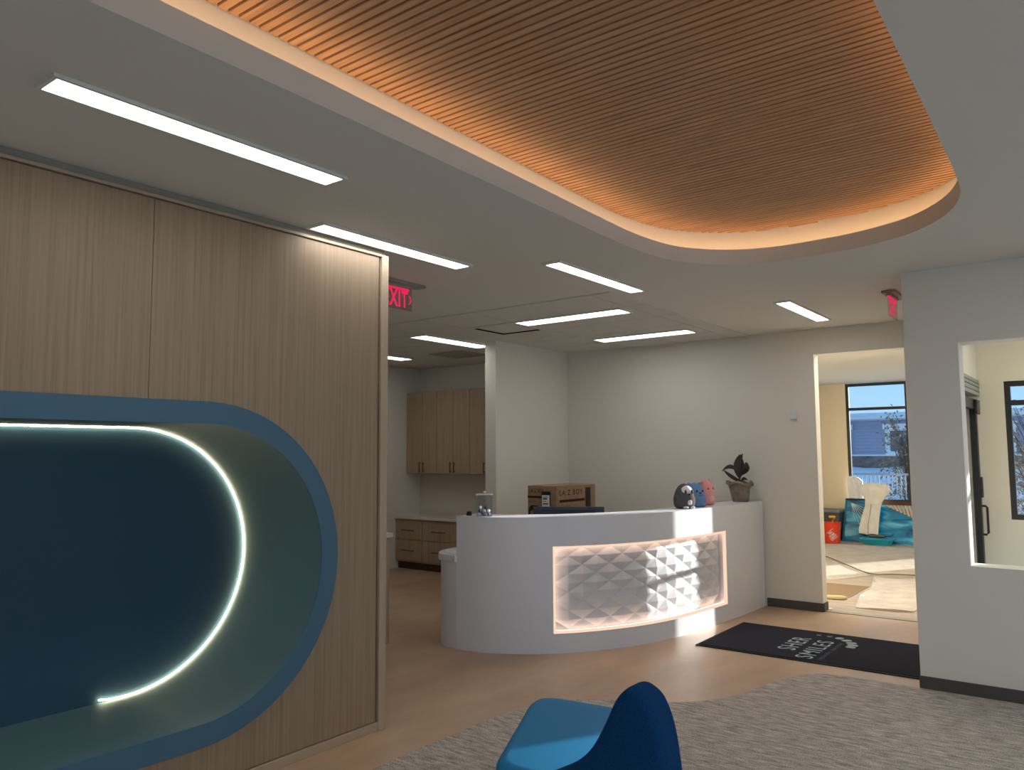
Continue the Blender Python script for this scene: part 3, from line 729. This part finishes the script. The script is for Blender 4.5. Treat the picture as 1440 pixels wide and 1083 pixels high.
plush('plush_kitten', 'pink soft toy next to the potted plant', -3.20, 7.35, math.radians(66), 'body', .090, .245, PP, ex_pink)

# potted plant
px_, py_ = -3.11, 8.02
t = thing('potted_plant', 'dark-leaved plant in a crumpled grey paper pot at the wall end of the desk', 'plant', (px_, py_, DH))
PAPER = mat('crumpled_grey_paper', (150, 140, 130), .9, .1, var=(124, 114, 106), scale=(18, 18, 18), bump=.4, bscale=(40, 40, 40), bdist=.008)
rings = []
for z, r, cr_ in ((0, .074, 0), (.004, .080, .002), (.06, .090, .004), (.12, .100, .006), (.17, .112, .010), (.195, .124, .014), (.200, .128, .014), (.180, .134, .014), (.176, .130, .014), (.205, .118, .012), (.19, .104, .010), (.13, .094, .004)):
    rings.append([(px_+(r+cr_*math.sin(5*q+z*20)+.4*cr_*math.sin(13*q))*math.cos(q), py_+(r+cr_*math.sin(5*q+z*20))*math.sin(q), DH+z+ (cr_*1.4*math.sin(4*q+1))) for q in [2*PI*j/28 for j in range(28)]])
MB().loft(rings).build('paper_pot', PAPER, t, smooth=60)
MB().lathe((px_, py_, DH+.14), [(.09, 0), (.088, .01), (.001, .014)], 18).build('soil', mat('dark_soil', (48, 38, 32), .95, .1), t)
LEAF = mat('dark_maroon_leaf', (46, 40, 36), .4, .5, var=(60, 46, 42), scale=(14, 14, 14))
MB().tube([(px_, py_, DH+.14), (px_-.004, py_, DH+.25), (px_+.002, py_-.004, DH+.36), (px_+.006, py_-.004, DH+.44)], [.009, .008, .006, .003], 8).build('stem', LEAF, t, smooth=True)
def leaf(base, tip, bow, wd, n=8):
    b, q = Vector(base), Vector(tip); d = q-b; side = d.cross(Vector((.5, -.8, .0))).normalized()
    nn = d.cross(side).normalized(); r0 = []; rows = []
    for i in range(n+1):
        u = i/n; c = b+d*u+Vector(bow)*(4*u*(1-u)); wv = wd*math.sin(PI*min(1, (u*.92+.04)))**.8
        rows.append([c-side*wv+nn*.25*wv, c-nn*.0, c+side*wv+nn*.25*wv, c+side*wv+nn*(.25*wv-.003), c-nn*.004, c-side*wv+nn*(.25*wv-.003)])
    MB().loft(rows).build('leaf', LEAF, t, smooth=50)
cx_, cy_, cz_ = px_, py_, DH
R_ = Vector((math.cos(yaw), math.sin(yaw), 0))      # sideways across the plant, spreading along the desk end
def lf(bz, dxt, dzt, depth, bow, wd): 
    b = Vector((px_, py_, DH+bz)); q = b+R_*dxt+Vector((-R_.y, R_.x, 0))*depth+Vector((0, 0, dzt)); leaf(b, q, bow, wd)
lf(.24, .005, .25, -.02, (-.015, -.015, 0), .046)
lf(.36, .04, .14, .01, (-.01, .01, 0), .016)
lf(.27, .06, .14, -.05, (.03, .0, 0), .036)
lf(.30, -.20, .02, -.06, (0, 0, .055), .022)
lf(.22, -.155, .105, .04, (0, .02, -.02), .020)
lf(.20, -.07, .03, -.05, (0, 0, .01), .018)
lf(.25, .05, .20, .08, (0, .02, 0), .034)
lf(.20, .075, .02, -.03, (0, 0, .03), .016)

# ================================================================== kitchen
def cabinet(x0, x1, label, kind, seam=None):
    if kind == 'upper':
        y0, z0, z1_ = 8.11, 1.318, 2.476
        t = thing('wall_cabinet', label, 'cabinet', ((x0+x1)/2, 8.26, z0), 'oak upper kitchen cabinets')
        MB().box(x0, x1, y0+.02, 8.408, z0, z1_).build('cabinet_body', OAKX, t)
        if seam is None: seam = (x0+x1)/2
        for a, b, s_ in ((x0, seam, 1), (seam, x1, -1)):
            if b-a < .05: continue
            d_ = MB().bbox(a+.002, b-.002, y0, y0+.018, z0+.002, z1_-.002, .002).build('cabinet_door', OAKX, t)
            hx = b-.035 if s_ > 0 else a+.035
            mb = MB().bbox(hx-.006, hx+.006, y0-.032, y0-.022, 1.335, 1.48, .002); mb.box(hx-.004, hx+.004, y0-.024, y0+.001, 1.35, 1.358); mb.box(hx-.004, hx+.004, y0-.024, y0+.001, 1.457, 1.465)
            mb.build('bar_handle', BRASS, d_)
    else:
        y0 = 7.90
        t = thing('base_cabinet', label, 'cabinet', ((x0+x1)/2, 8.15, 0), 'oak drawer units under the kitchen counter')
        MB().box(x0, x1, y0+.02, 8.408, .10, .69).build('cabinet_body', OAKX, t)
        MB().box(x0, x1, y0+.06, y0+.08, 0, .10).build('toe_kick', mat('dark_toe_kick', (84, 62, 48), .6, .2), t)
        for z0, z1_ in ((.125, .408), (.414, .684)):
            d_ = MB().bbox(x0+.003, x1-.003, y0, y0+.019, z0, z1_, .002).build('drawer', OAKX, t)
            hx = (x0+x1)/2; hz = z1_-.145
            mb = MB().bbox(hx-.12, hx+.12, y0-.034, y0-.024, hz-.006, hz+.006, .002); mb.box(hx-.10, hx-.09, y0-.026, y0+.001, hz-.004, hz+.004); mb.box(hx+.09, hx+.10, y0-.026, y0+.001, hz-.004, hz+.004)
            mb.build('bar_handle', BRASS, d_)
cabinet(-8.098, -7.508, 'oak upper cabinet leftmost in the kitchen corner', 'upper', -7.785)
cabinet(-7.506, -6.906, 'oak upper cabinet in the middle of the kitchen run', 'upper', -7.203)
cabinet(-6.904, -6.304, 'oak upper cabinet partly hidden behind the stub wall', 'upper')
cabinet(-6.302, -5.702, 'oak upper cabinet wholly behind the stub wall', 'upper')
for i, (a, b, l) in enumerate(((-8.098, -7.582, 'oak two-drawer unit in the left corner under the kitchen counter'), (-7.58, -6.94, 'oak two-drawer unit half hidden by the desk end'), (-6.938, -6.30, 'oak two-drawer unit behind the reception desk end'))):
    cabinet(a, b, l, 'base')
t = tag(MB().bbox(-8.098, -5.535, 7.875, 8.408, .692, .73, .004).build('kitchen_counter', QUARTZ), 'long pale stone kitchen counter over the oak drawers', 'countertop')
MB().bbox(-8.098, -5.535, 8.40, 8.4085, .732, 1.30, .001).build('backsplash', mat('pale_splash_panel', (212, 204, 192), .4, .4), t)
# end of another counter showing past the panelling
t = thing('side_cabinet', 'pale-topped oak counter end peeking past the wood panelling', 'cabinet', (-5.2, 4.80, 0))
MB().bbox(-5.70, -4.955, 4.50, 4.77, 0, .885, .003).build('cabinet_body', OAKX, t)
MB().bbox(-5.72, -4.935, 4.48, 4.79, .885, .925, .006).build('countertop', QUARTZ, t)

# ================================================================== lounge chair
FAB = mat('deep_blue_wool', (10, 50, 94), .95, .1, var=(20, 70, 122), scale=(260, 260, 260), detail=2, bump=.7, bscale=(320, 320, 320), bdist=.004)
FAB2 = mat('teal_blue_leatherette', (6, 120, 176), .6, .3, bump=.04, bscale=(200, 200, 200), bdist=.002)
ch = thing('lounge_chair', 'blue sculpted lounge chair with a tall rounded ear on its back, on the carpet', 'chair', (-1.75, 2.75, 0))
def rpoly(pts, r, n=6):
    P = [Vector(p) for p in pts]; out = []
    for i in range(len(P)):
        a, b, c = P[i-1], P[i], P[(i+1) % len(P)]; ri = r[i] if hasattr(r, '__len__') else r
        d0 = (a-b).normalized()*ri; d1 = (c-b).normalized()*ri
        for k in range(n+1):
            u = k/n; out.append((b+d0)*(1-u)**2+2*u*(1-u)*b+(b+d1)*u*u)
    return out
seat = rpoly([(-2.345, 3.245), (-1.945, 2.40), (-1.30, 2.46), (-1.62, 3.33)], [.20, .12, .12, .14], 8)
sgn = 1 if area2(seat) > 0 else -1
def so_(d): return [(p.x, p.y) for p in offset(seat, sgn*d)]
mb = MB(); mb.loft([[(*p, z) for p in so_(dd)] for z, dd in ((.10, -.05), (.115, -.02), (.15, -.006), (.36, 0), (.39, -.004), (.408, -.014), (.418, -.028), (.423, -.05))])
mb.build('seat', FAB2, ch, smooth=50)
# back: wave-shaped shell rising to an ear
bp_ = crom([(-1.93, .30), (-1.80, .385), (-1.68, .445), (-1.575, .505), (-1.495, .575), (-1.44, .665), (-1.395, .755), (-1.36, .797), (-1.335, .806), (-1.308, .797), (-1.275, .765), (-1.25, .70), (-1.236, .62), (-1.226, .50), (-1.215, .35), (-1.21, .20)], 5)
pb = [Vector((q.x, q.y)) for q in bp_]+[Vector((-1.213, .14)), Vector((-1.24, .10)), Vector((-1.5, .095)), Vector((-1.88, .10)), Vector((-1.925, .13))]
sg2 = 1 if area2(pb) > 0 else -1
rings = []
for dy, ins in ((-.075, -.030), (-.072, -.018), (-.064, -.009), (-.050, -.002), (-.03, 0), (.03, 0), (.050, -.002), (.064, -.009), (.072, -.018), (.075, -.030)):
    rings.append([(p.x, 2.42+.10*((p.x+1.93)/.7)**2-.08*max(0, p.y-.45)+dy, p.y) for p in offset(pb, sg2*ins)])
MB().loft(rings).build('backrest', FAB, ch, smooth=70)
for (x, y) in ((-2.16, 3.08), (-1.70, 3.16), (-1.82, 2.42), (-1.36, 2.44)):
    MB().lathe((x, y, .006), [(.022, 0), (.024, .004), (.018, .012), (.015, .12)], 12).build('leg', BLACKM, ch, smooth=40)

# ================================================================== room beyond the doorway
ORANGE = mat('orange_red_plastic', (240, 74, 36), .45, .4)
t = thing('bucket', 'orange-red plastic bucket with white printed lettering on the far room floor', 'bucket', (-3.965, 14.45, 0))
MB().lathe((-3.965, 14.45, 0), [(.118, 0), (.124, .006), (.142, .30), (.150, .302), (.150, .318), (.144, .32), (.147, .345), (.152, .347), (.152, .36), (.138, .36), (.132, .29), (.115, .02), (.001, .02)], 28).build('bucket_wall', ORANGE, t, smooth=35)
MB().tube([(-3.965-.155, 14.45, .31)]+[(-3.965-.155*math.cos(a), 14.45-.10*math.sin(a), .31-.13*math.sin(a)) for a in [PI*i/10 for i in range(1, 10)]]+[(-3.965+.155, 14.45, .31)], .004, 6).build('bail_handle', GREYM, t, smooth=True)
def on_bucket(mb, cx, cz):    # wrap flat artwork on the front of the bucket, facing the doorway
    a0 = math.atan2(-14.45, 3.965)
    out = []
    for v in mb.v:
        z = cz+v.y; r = .124+(.142-.124)*z/.30+.0015+v.z; a = a0+v.x/.135
        out.append(Vector((-3.965+r*math.cos(a), 14.45+r*math.sin(a), z)))
    mb.v = out; return mb
ca45 = Matrix.Rotation(math.radians(38), 4, 'Z')
for k, s_ in enumerate(('THE', 'HOME', 'DEPOT')):
    mb = fit(text2d(s_, 1, .0, 1.0, .03), (.07, .11, .13)[k], .040); mb.xf(ca45 @ Matrix.Translation((-.008, .047-k*.047, 0))); on_bucket(mb, 0, .15); mb.build('bucket_lettering', LABELW, t)
for s_ in (-1, 1):
    mb = MB(); mb.loft([[(-.075+.15*k/10, s_*.078-.003, 0), (-.075+.15*k/10, s_*.078+.003, 0)] for k in range(11)], False, False, False); mb.xf(ca45); on_bucket(mb, 0, .15); mb.build('bucket_print_border', LABELW, t)
YEL = mat('yellow_plastic', (226, 166, 52), .5, .4)
t = thing('paint_roller', 'yellow-handled paint tool standing up in the orange bucket', 'tool', (-3.965, 14.47, .02))
MB().tube([(-3.975, 14.47, .02), (-3.955, 14.47, .40)], .012, 8).build('handle', YEL, t, smooth=True)
MB().bbox(-4.015, -3.905, 14.445, 14.495, .43, .47, .01).build('head', YEL, t)
MB().tube([(-3.955, 14.47, .38), (-3.925, 14.47, .41), (-3.945, 14.47, .44)], .014, 8).build('collar', YEL, t, smooth=True)
BIN = mat('dark_green_grey_bin', (88, 94, 92), .6, .3)
t = thing('storage_tote', 'dark grey lidded storage tote behind the orange bucket', 'box', (-4.17, 14.98, 0))
MB().loft([[(-4.40+i, 14.78+i, z), (-3.93-i, 14.78+i, z), (-3.93-i, 15.22-i, z), (-4.40+i, 15.22-i, z)] for z, i in ((0, .03), (.50, 0))]).build('tote_body', BIN, t)
MB().bbox(-4.42, -3.91, 14.76, 15.24, .50, .545, .01).build('tote_lid', mat('speckled_lid', (128, 132, 128), .6, .3), t)
for k in range(5): MB().box(-4.36+k*.095, -4.31+k*.095, 14.772, 14.79, .05, .47).build('tote_rib', BIN, t)
for k in range(3):
    pass

# wrapped ocean picture leaning under the window
def ocean_mat():
    m = bpy.data.materials.new('ocean_print'); m.use_nodes = True; nt = m.node_tree; b = nt.nodes['Principled BSDF']
    b.inputs['Roughness'].default_value = .25; b.inputs['Coat Weight'].default_value = .6
    t = nt.nodes.new('ShaderNodeTexCoord'); mp = nt.nodes.new('ShaderNodeMapping'); mp.inputs['Scale'].default_value = (2.2, 1, 9); mp.inputs['Rotation'].default_value = (0, .25, 0)
    n = nt.nodes.new('ShaderNodeTexNoise'); n.inputs['Scale'].default_value = 1; n.inputs['Detail'].default_value = 6; n.inputs['Distortion'].default_value = .6
    nt.links.new(t.outputs['Object'], mp.inputs[0]); nt.links.new(mp.outputs[0], n.inputs['Vector'])
    r = nt.nodes.new('ShaderNodeValToRGB'); r.color_ramp.elements[0].position = .30; r.color_ramp.elements[1].position = .74
    r.color_ramp.elements[0].color = lin((8, 56, 92)); r.color_ramp.elements[1].color = lin((120, 216, 236))
    e = r.color_ramp.elements.new(.5); e.color = lin((0, 138, 188))
    nt.links.new(n.outputs[0], r.inputs[0]); nt.links.new(r.outputs[0], b.inputs['Base Color']); return m
OCEAN = ocean_mat()
t = thing('ocean_picture', 'large blue ocean picture wrapped in plastic, leaning under the far window', 'picture', (-3.32, 14.98, 0))
def lean(z): return 14.86+.36*(z/.74)
X0, X1 = -3.90, -2.70
def pl(x0, x1, z0, z1_, d0, d1): return [[(x0, lean(z0)-d, z0), (x1, lean(z0)-d, z0), (x1, lean(z1_)-d, z1_), (x0, lean(z1_)-d, z1_)] for d in (d0, d1)]
MB().loft(pl(X0, X1, 0.0, .74, 0, .045)).build('picture_panel', OCEAN, t)
MB().loft(pl(X0, X1, .715, .74, .045, .056)).build('frame_edge', mat('dark_brown_edge', (62, 42, 34), .5, .3), t)
MB().loft(pl(X0, X0+.03, 0, .715, .045, .056)).build('frame_edge', mat('teal_edge', (30, 116, 140), .4, .4), t)
SAND = mat('tan_print', (208, 172, 128), .4, .3); SHAD = mat('brown_print', (84, 56, 40), .4, .3)
MB().loft(pl(-3.36, -2.70, .645, .715, .045, .0475)).build('pier_print', SHAD, t)
for k in range(9):     # pier planks printed along the upper right edge
    x = -3.22+.06*k; zt = .645; zb = .60-.026*k
    mb = MB(); mb.loft([[(x, lean(zt)-d, zt), (x+.032, lean(zt)-d, zt), (x+.10, lean(zb)-d, zb), (x+.062, lean(zb)-d, zb)] for d in (.045, .0475)]); mb.build('pier_plank_print', SAND, t)
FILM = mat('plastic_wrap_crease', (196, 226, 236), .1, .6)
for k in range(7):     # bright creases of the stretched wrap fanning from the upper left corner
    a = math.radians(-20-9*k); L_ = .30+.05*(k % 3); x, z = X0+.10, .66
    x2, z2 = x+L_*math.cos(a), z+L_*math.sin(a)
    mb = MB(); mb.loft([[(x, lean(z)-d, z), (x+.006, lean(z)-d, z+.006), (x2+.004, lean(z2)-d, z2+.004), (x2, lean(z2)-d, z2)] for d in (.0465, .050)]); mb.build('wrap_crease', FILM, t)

CLOTH = mat('off_white_canvas', (240, 236, 226), .9, .1, var=(226, 220, 206), scale=(6, 6, 6), bump=.15, bscale=(60, 60, 60), bdist=.004)
# cloth hung over the picture's top edge
t = thing('hanging_cloth', 'off-white cloth draped over the ocean picture in front of the far window', 'cloth', (-3.45, 14.95, .74))
rows = []
prof = [(14.80, .16, -3.60, -3.28), (14.83, .24, -3.60, -3.28), (14.93, .45, -3.565, -3.275), (15.03, .62, -3.53, -3.27), (15.10, .72, -3.54, -3.25), (15.12, .80, -3.58, -3.18), (15.11, .90, -3.60, -3.10), (15.14, .98, -3.60, -3.16), (15.20, 1.03, -3.56, -3.22), (15.235, .99, -3.55, -3.24), (15.25, .80, -3.53, -3.27)]
NX_ = 22
def sheet(prof, wob, th):
    up_, dn = [], []
    for i, (y, z, xa, xb) in enumerate(prof):
        a, b = [], []
        for j in range(NX_+1):
            u = j/NX_; x = xa+(xb-xa)*u; f = wob*(math.sin(u*11+i*.3)+.5*math.sin(u*23+1+i*.5))
            a.append((x, y-.02+f, z+f*.6)); b.append((x, y-.02+f+th, z+f*.6-th*.4))
        up_.append(a); dn.append(b)
    mb = MB()
    rings = [a+b[::-1] for a, b in zip(up_, dn)]
    return mb.loft(rings)
sheet([(q[0]-.045, *q[1:]) for q in prof], .012, .012).build('cloth_sheet', CLOTH, t, smooth=60)
mb = MB().tube([(-3.435, 14.70, .17), (-3.44, 14.75, .33), (-3.425, 14.855, .5), (-3.42, 14.95, .66)], .006, 6); mb.build('cloth_seam', mat('shadowy_seam', (150, 138, 116), .9, .1), t)
t = thing('white_sheet', 'white plastic sheet bunched at the lower left corner of the far window', 'sheet', (-3.74, 15.22, .74))
mb = MB(); rings = []
for i, (z, xa, xb) in enumerate(((.745, -3.86, -3.62), (.84, -3.86, -3.60), (.95, -3.87, -3.60), (1.06, -3.87, -3.61), (1.12, -3.86, -3.68), (1.14, -3.84, -3.74))):
    a = [(xa+(xb-xa)*j/12, 15.19+.012*math.sin(j*1.7+i), z) for j in range(13)]; b = [(x, y+.05, z_) for x, y, z_ in a]
    rings.append(a+b[::-1])
mb.loft(rings).build('sheet_fold', mat('white_film', (240, 240, 240), .5, .3), t, smooth=60)

TRAY = mat('turquoise_plastic', (40, 164, 196), .4, .4)
t = thing('paint_tray', 'turquoise paint tray with a grey roller frame in front of the ocean picture', 'tray', (-3.28, 14.62, 0))
def rr4(x0, x1, y0, y1, z, r=.04): return [(p.x, p.y, z) for p in rpoly([(x0, y0), (x1, y0), (x1, y1), (x0, y1)], r, 4)]
MB().loft([rr4(-3.46, -3.06, 14.50, 14.72, 0), rr4(-3.49, -3.03, 14.46, 14.75, .09), rr4(-3.53, -3.00, 14.44, 14.77, .092), rr4(-3.53, -3.00, 14.44, 14.77, .110), rr4(-3.48, -3.04, 14.475, 14.74, .110), rr4(-3.45, -3.07, 14.51, 14.71, .02)]).build('tray_body', TRAY, t, smooth=30)
MB().tube([(-3.40, 14.60, .14), (-3.14, 14.60, .145)], .028, 12).build('roller_sleeve', BIN, t, smooth=40)
MB().tube([(-3.14, 14.60, .145), (-3.05, 14.61, .15), (-3.03, 14.62, .17), (-3.02, 14.66, .20)], .007, 6).build('roller_handle', BLACKP, t, smooth=True)
t = thing('wall_outlet', 'white wall outlet above the dark tote in the far room', 'outlet', (-4.37, FY, .88))
MB().bbox(-4.41, -4.335, FY-.008, FY, .82, .94, .003).build('cover_plate', LABELW, t)
for z in (.85, .89): MB().bbox(-4.385, -4.36, FY-.010, FY-.008, z, z+.025, .0005).build('socket', mat('ivory_socket', (206, 204, 196), .4, .3), t)

# drop cloths, cardboard and cords on the far floor
DROP = mat('canvas_drop_cloth', (210, 202, 192), .95, .1, var=(188, 180, 170), scale=(5, 5, 5), bump=.25, bscale=(9, 9, 9), bdist=.03)
def cloth_floor(name, pts, z, label, m, seed, amp, cat='drop cloth'):
    rng = random.Random(seed); P = rpoly(pts, .03, 2); c = sum(P, Vector((0, 0)))/len(P)
    # subdivide the outline, then rings towards the middle
    Q = []
    for a, b in zip(P, P[1:]+P[:1]):
        n = max(1, int((b-a).length/.12))
        for k in range(n): Q.append(a.lerp(b, k/n))
    rings = [[(q.x, q.y, z) for q in Q]]
    for f in (1, .86, .7, .5, .3, .1):
        rings.append([(c.x+(q.x-c.x)*f, c.y+(q.y-c.y)*f, z+.008+amp*(.5+.5*math.sin(q.x*9*f+q.y*6+seed))*(.4+.6*f)) for q in Q])
    o = MB().loft(rings, True, True).build(name, m, None, smooth=50); return tag(o, label, cat)
cloth_floor('drop_cloth', [(-4.3, 10.25), (-2.80, 10.3), (-2.52, 11.0), (-1.72, 11.35), (-1.72, 14.2), (-2.6, 14.35), (-4.35, 14.1)], .0, 'large pale canvas drop cloth covering the far part of the far room floor', DROP, 1, .006)
cloth_floor('drop_cloth', [(-2.47, 10.75), (-1.66, 10.9), (-1.64, 8.72), (-1.80, 8.62), (-2.17, 8.62), (-2.27, 9.24), (-2.32, 9.98)], .0, 'rumpled canvas drop cloth just inside the doorway at right', DROP, 4, .022)
tag(MB().bbox(-3.5, -2.36, 9.05, 10.05, .0, .004, .001).build('cardboard_sheet', mat('brown_board', (146, 122, 96), .8, .2)), 'flat brown protective board on the floor inside the doorway', 'board')
t = thing('drop_cloth_roll', 'narrow yellowish rolled cloth edge at the doorway threshold', 'cloth', (-2.4, 8.9, 0))
mb = MB().tube([(-3.2, 9.02, .018), (-2.7, 8.95, .02), (-2.50, 8.965, .024), (-2.40, 9.00, .024), (-2.36, 9.03, .02)], [.018, .02, .024, .024, .018], 10); mb.build('rolled_canvas', mat('yellowish_canvas', (222, 206, 158), .9, .1), t, smooth=True)
cord = crom([(-3.9, 12.9, .02), (-3.5, 12.38, .022), (-3.1, 11.77, .022), (-2.68, 11.12, .022), (-2.48, 10.9, .03), (-2.30, 10.98, .035), (-2.05, 11.17, .022), (-1.7, 11.4, .022)], 6)
tag(MB().tube(cord, .008, 6).build('extension_cord', mat('tan_cord', (136, 118, 88), .7, .3), None, smooth=True), 'thin tan cord lying across the canvas on the far floor', 'cord')
tag(MB().bbox(-2.395, -2.335, 8.375, 8.41, .0, .012, .003).build('paper_scrap', LABELW), 'tiny white paper scrap at the foot of the door jamb', 'paper scrap')

# ================================================================== outside
SNOW = mat('snow', (236, 240, 246), .8, .2, var=(222, 228, 238), scale=(.6, .6, .6), bump=.3, bscale=(1.2, 1.2, 1.2), bdist=.15)
struct(MB().box(-60, 60, 15.5, 90, -.55, -.35).build('floor', SNOW)); struct(MB().box(-1.40, 60, 9.15, 15.5, -.55, -.35).build('floor', SNOW))
SIDE = mat('blue_grey_siding', (158, 166, 190), .7, .2); TRIMW = mat('white_house_trim', (232, 234, 238), .6, .2); STONE = mat('grey_house_stone', (140, 130, 128), .9, .1, var=(84, 80, 84), scale=(3, 1, 6), detail=4)
HG = mat('house_glass', (66, 80, 104), .15, .6)
hs = thing('house', 'blue-grey sided house with white trim beyond the far window', 'house', (-6.5, 32, -.35))
HY = 30.0
MB().box(-14, 2, HY, HY+8, -.35, 2.82).build('house_wall', SIDE, hs)
for k in range(24): 
    z = 1.47+k*.115
    if z > 2.58: break
    mb = MB(); mb.loft([[(-14, HY-.004, z), (-14, HY-.03, z), (-14, HY-.004, z+.112)], [(2, HY-.004, z), (2, HY-.03, z), (2, HY-.004, z+.112)]]); mb.build('siding_board', SIDE, hs)
MB().box(-14, 2, HY-.10, HY, -.35, 1.42).build('stone_base', STONE, hs)
MB().box(-14, 2, HY-.14, HY, 1.42, 1.47).build('stone_cap', TRIMW, hs)
MB().box(-14.2, 2.2, HY-.60, HY+.0, 2.68, 2.83).build('roof_fascia', TRIMW, hs)
MB().box(-14.2, 2.2, HY-.62, HY-.60, 2.69, 2.71).build('gutter_line', SIDE, hs)
MB().loft([[(-14.3, HY-.7, 2.83), (2.3, HY-.7, 2.83), (2.3, HY+8.6, 2.83), (-14.3, HY+8.6, 2.83)], [(-14.2, HY-.5, 2.93), (2.2, HY-.5, 2.93), (2.2, HY+8.4, 2.98), (-14.2, HY+8.4, 2.98)]]).build('roof', SNOW, hs)
for xa, xb in ((-8.6, -7.42), (-6.28, -5.0), (-3.6, -2.4)):
    f_ = MB().box(xa, xb, HY-.12, HY-.03, 1.47, 2.50).build('house_window', TRIMW, hs)
    MB().box(xa+.16, xb-.16, HY-.13, HY-.12, 1.58, 2.30).build('pane', HG, f_)
    MB().box(xa-.06, xb+.06, HY-.18, HY-.03, 2.36, 2.54).build('window_head', TRIMW, f_)
struct(MB().loft([[(x, 26.2, -.36), (x, 27.2, .55), (x, 28.2, .92+.06*math.sin(x*1.3)), (x, 29.9, 1.04+.05*math.sin(x*2.1)), (x, 29.9, -.36)] for x in [-14+.5*k for k in range(33)]]).build('floor', SNOW, None, smooth=60))
FENC = mat('grey_metal_fence', (150, 156, 166), .5, .4)
fe = thing('metal_fence', 'low pale metal fence with upright balusters on the snow outside', 'fence', (-4.4, 21, -.35))
MB().box(-9, 0.5, 20.98, 21.02, 1.0, 1.05).build('top_rail', FENC, fe); MB().box(-9, 0.5, 20.98, 21.02, .02, .06).build('bottom_rail', FENC, fe)
bal = MB().box(-.010, .010, -.010, .010, .06, 1.0)
b0 = bal.build('baluster', FENC, None); b0.parent = fe; b0.location = (-4.6, 0, .35)
for k in range(1, 95):
    c_ = b0.copy(); COL.objects.link(c_); c_.parent = fe; c_.location = (-4.6+.1*k, 0, .35)
for x in (-9, -6.3, -3.6, -.9): MB().box(x-.03, x+.03, 20.96, 21.04, -.35, 1.1).build('fence_post', FENC, fe)
def bush(name, label, c, rad, nb, seed, m, m2):
    rng = random.Random(seed); t = thing(name, label, 'tree', c); mbt = MB(); mbl = MB()
    for k in range(nb):
        a = rng.uniform(0, 2*PI); h = rng.uniform(.15, 1)*rad[2]; q = rng.uniform(.2, 1)
        p0 = Vector(c)+Vector((0, 0, h*.35)); p2 = Vector(c)+Vector((rad[0]*math.cos(a)*q, rad[1]*math.sin(a)*q, h)); p1 = p0.lerp(p2, .5)+Vector((0, 0, .12*rad[2]))
        mbt.tube([p0, p1, p2], [.018, .011, .004], 4)
        for j in range(14):
            l = p1.lerp(p2, rng.random())+Vector((rng.uniform(-.22, .22), rng.uniform(-.22, .22), rng.uniform(-.18, .2)))
            d_ = Vector((rng.uniform(-1, 1), rng.uniform(-1, 1), rng.uniform(-1, 1))).normalized()*.05; e_ = d_.cross(Vector((rng.random(), rng.random(), rng.random()))).normalized()*.025
            mbl.add([l-d_, l+e_, l+d_, l-e_], [(0, 1, 2, 3)])
    mbt.tube([c, Vector(c)+Vector((0, 0, rad[2]*.5)), Vector(c)+Vector((.05, 0, rad[2]*.95))], [.07, .05, .015], 6)
    mbt.build('branches', m, t); tag(mbl.build('foliage', m2, t), kind='stuff')
BARK = mat('grey_bark', (88, 78, 74), .9, .1); NEED = mat('dull_leaf', (92, 96, 84), .8, .2, var=(132, 124, 104), scale=(4, 4, 4))
bush('snowy_tree', 'bare-looking tree at the right edge of the far window', (-4.35, 23.5, -.35), (.85, .85, 3.1), 80, 5, BARK, NEED)
bush('snowy_bush', 'bushy tree outside the vestibule window at the right edge', (-1.0, 17.0, -.35), (.9, .9, 2.8), 90, 9, BARK, NEED)
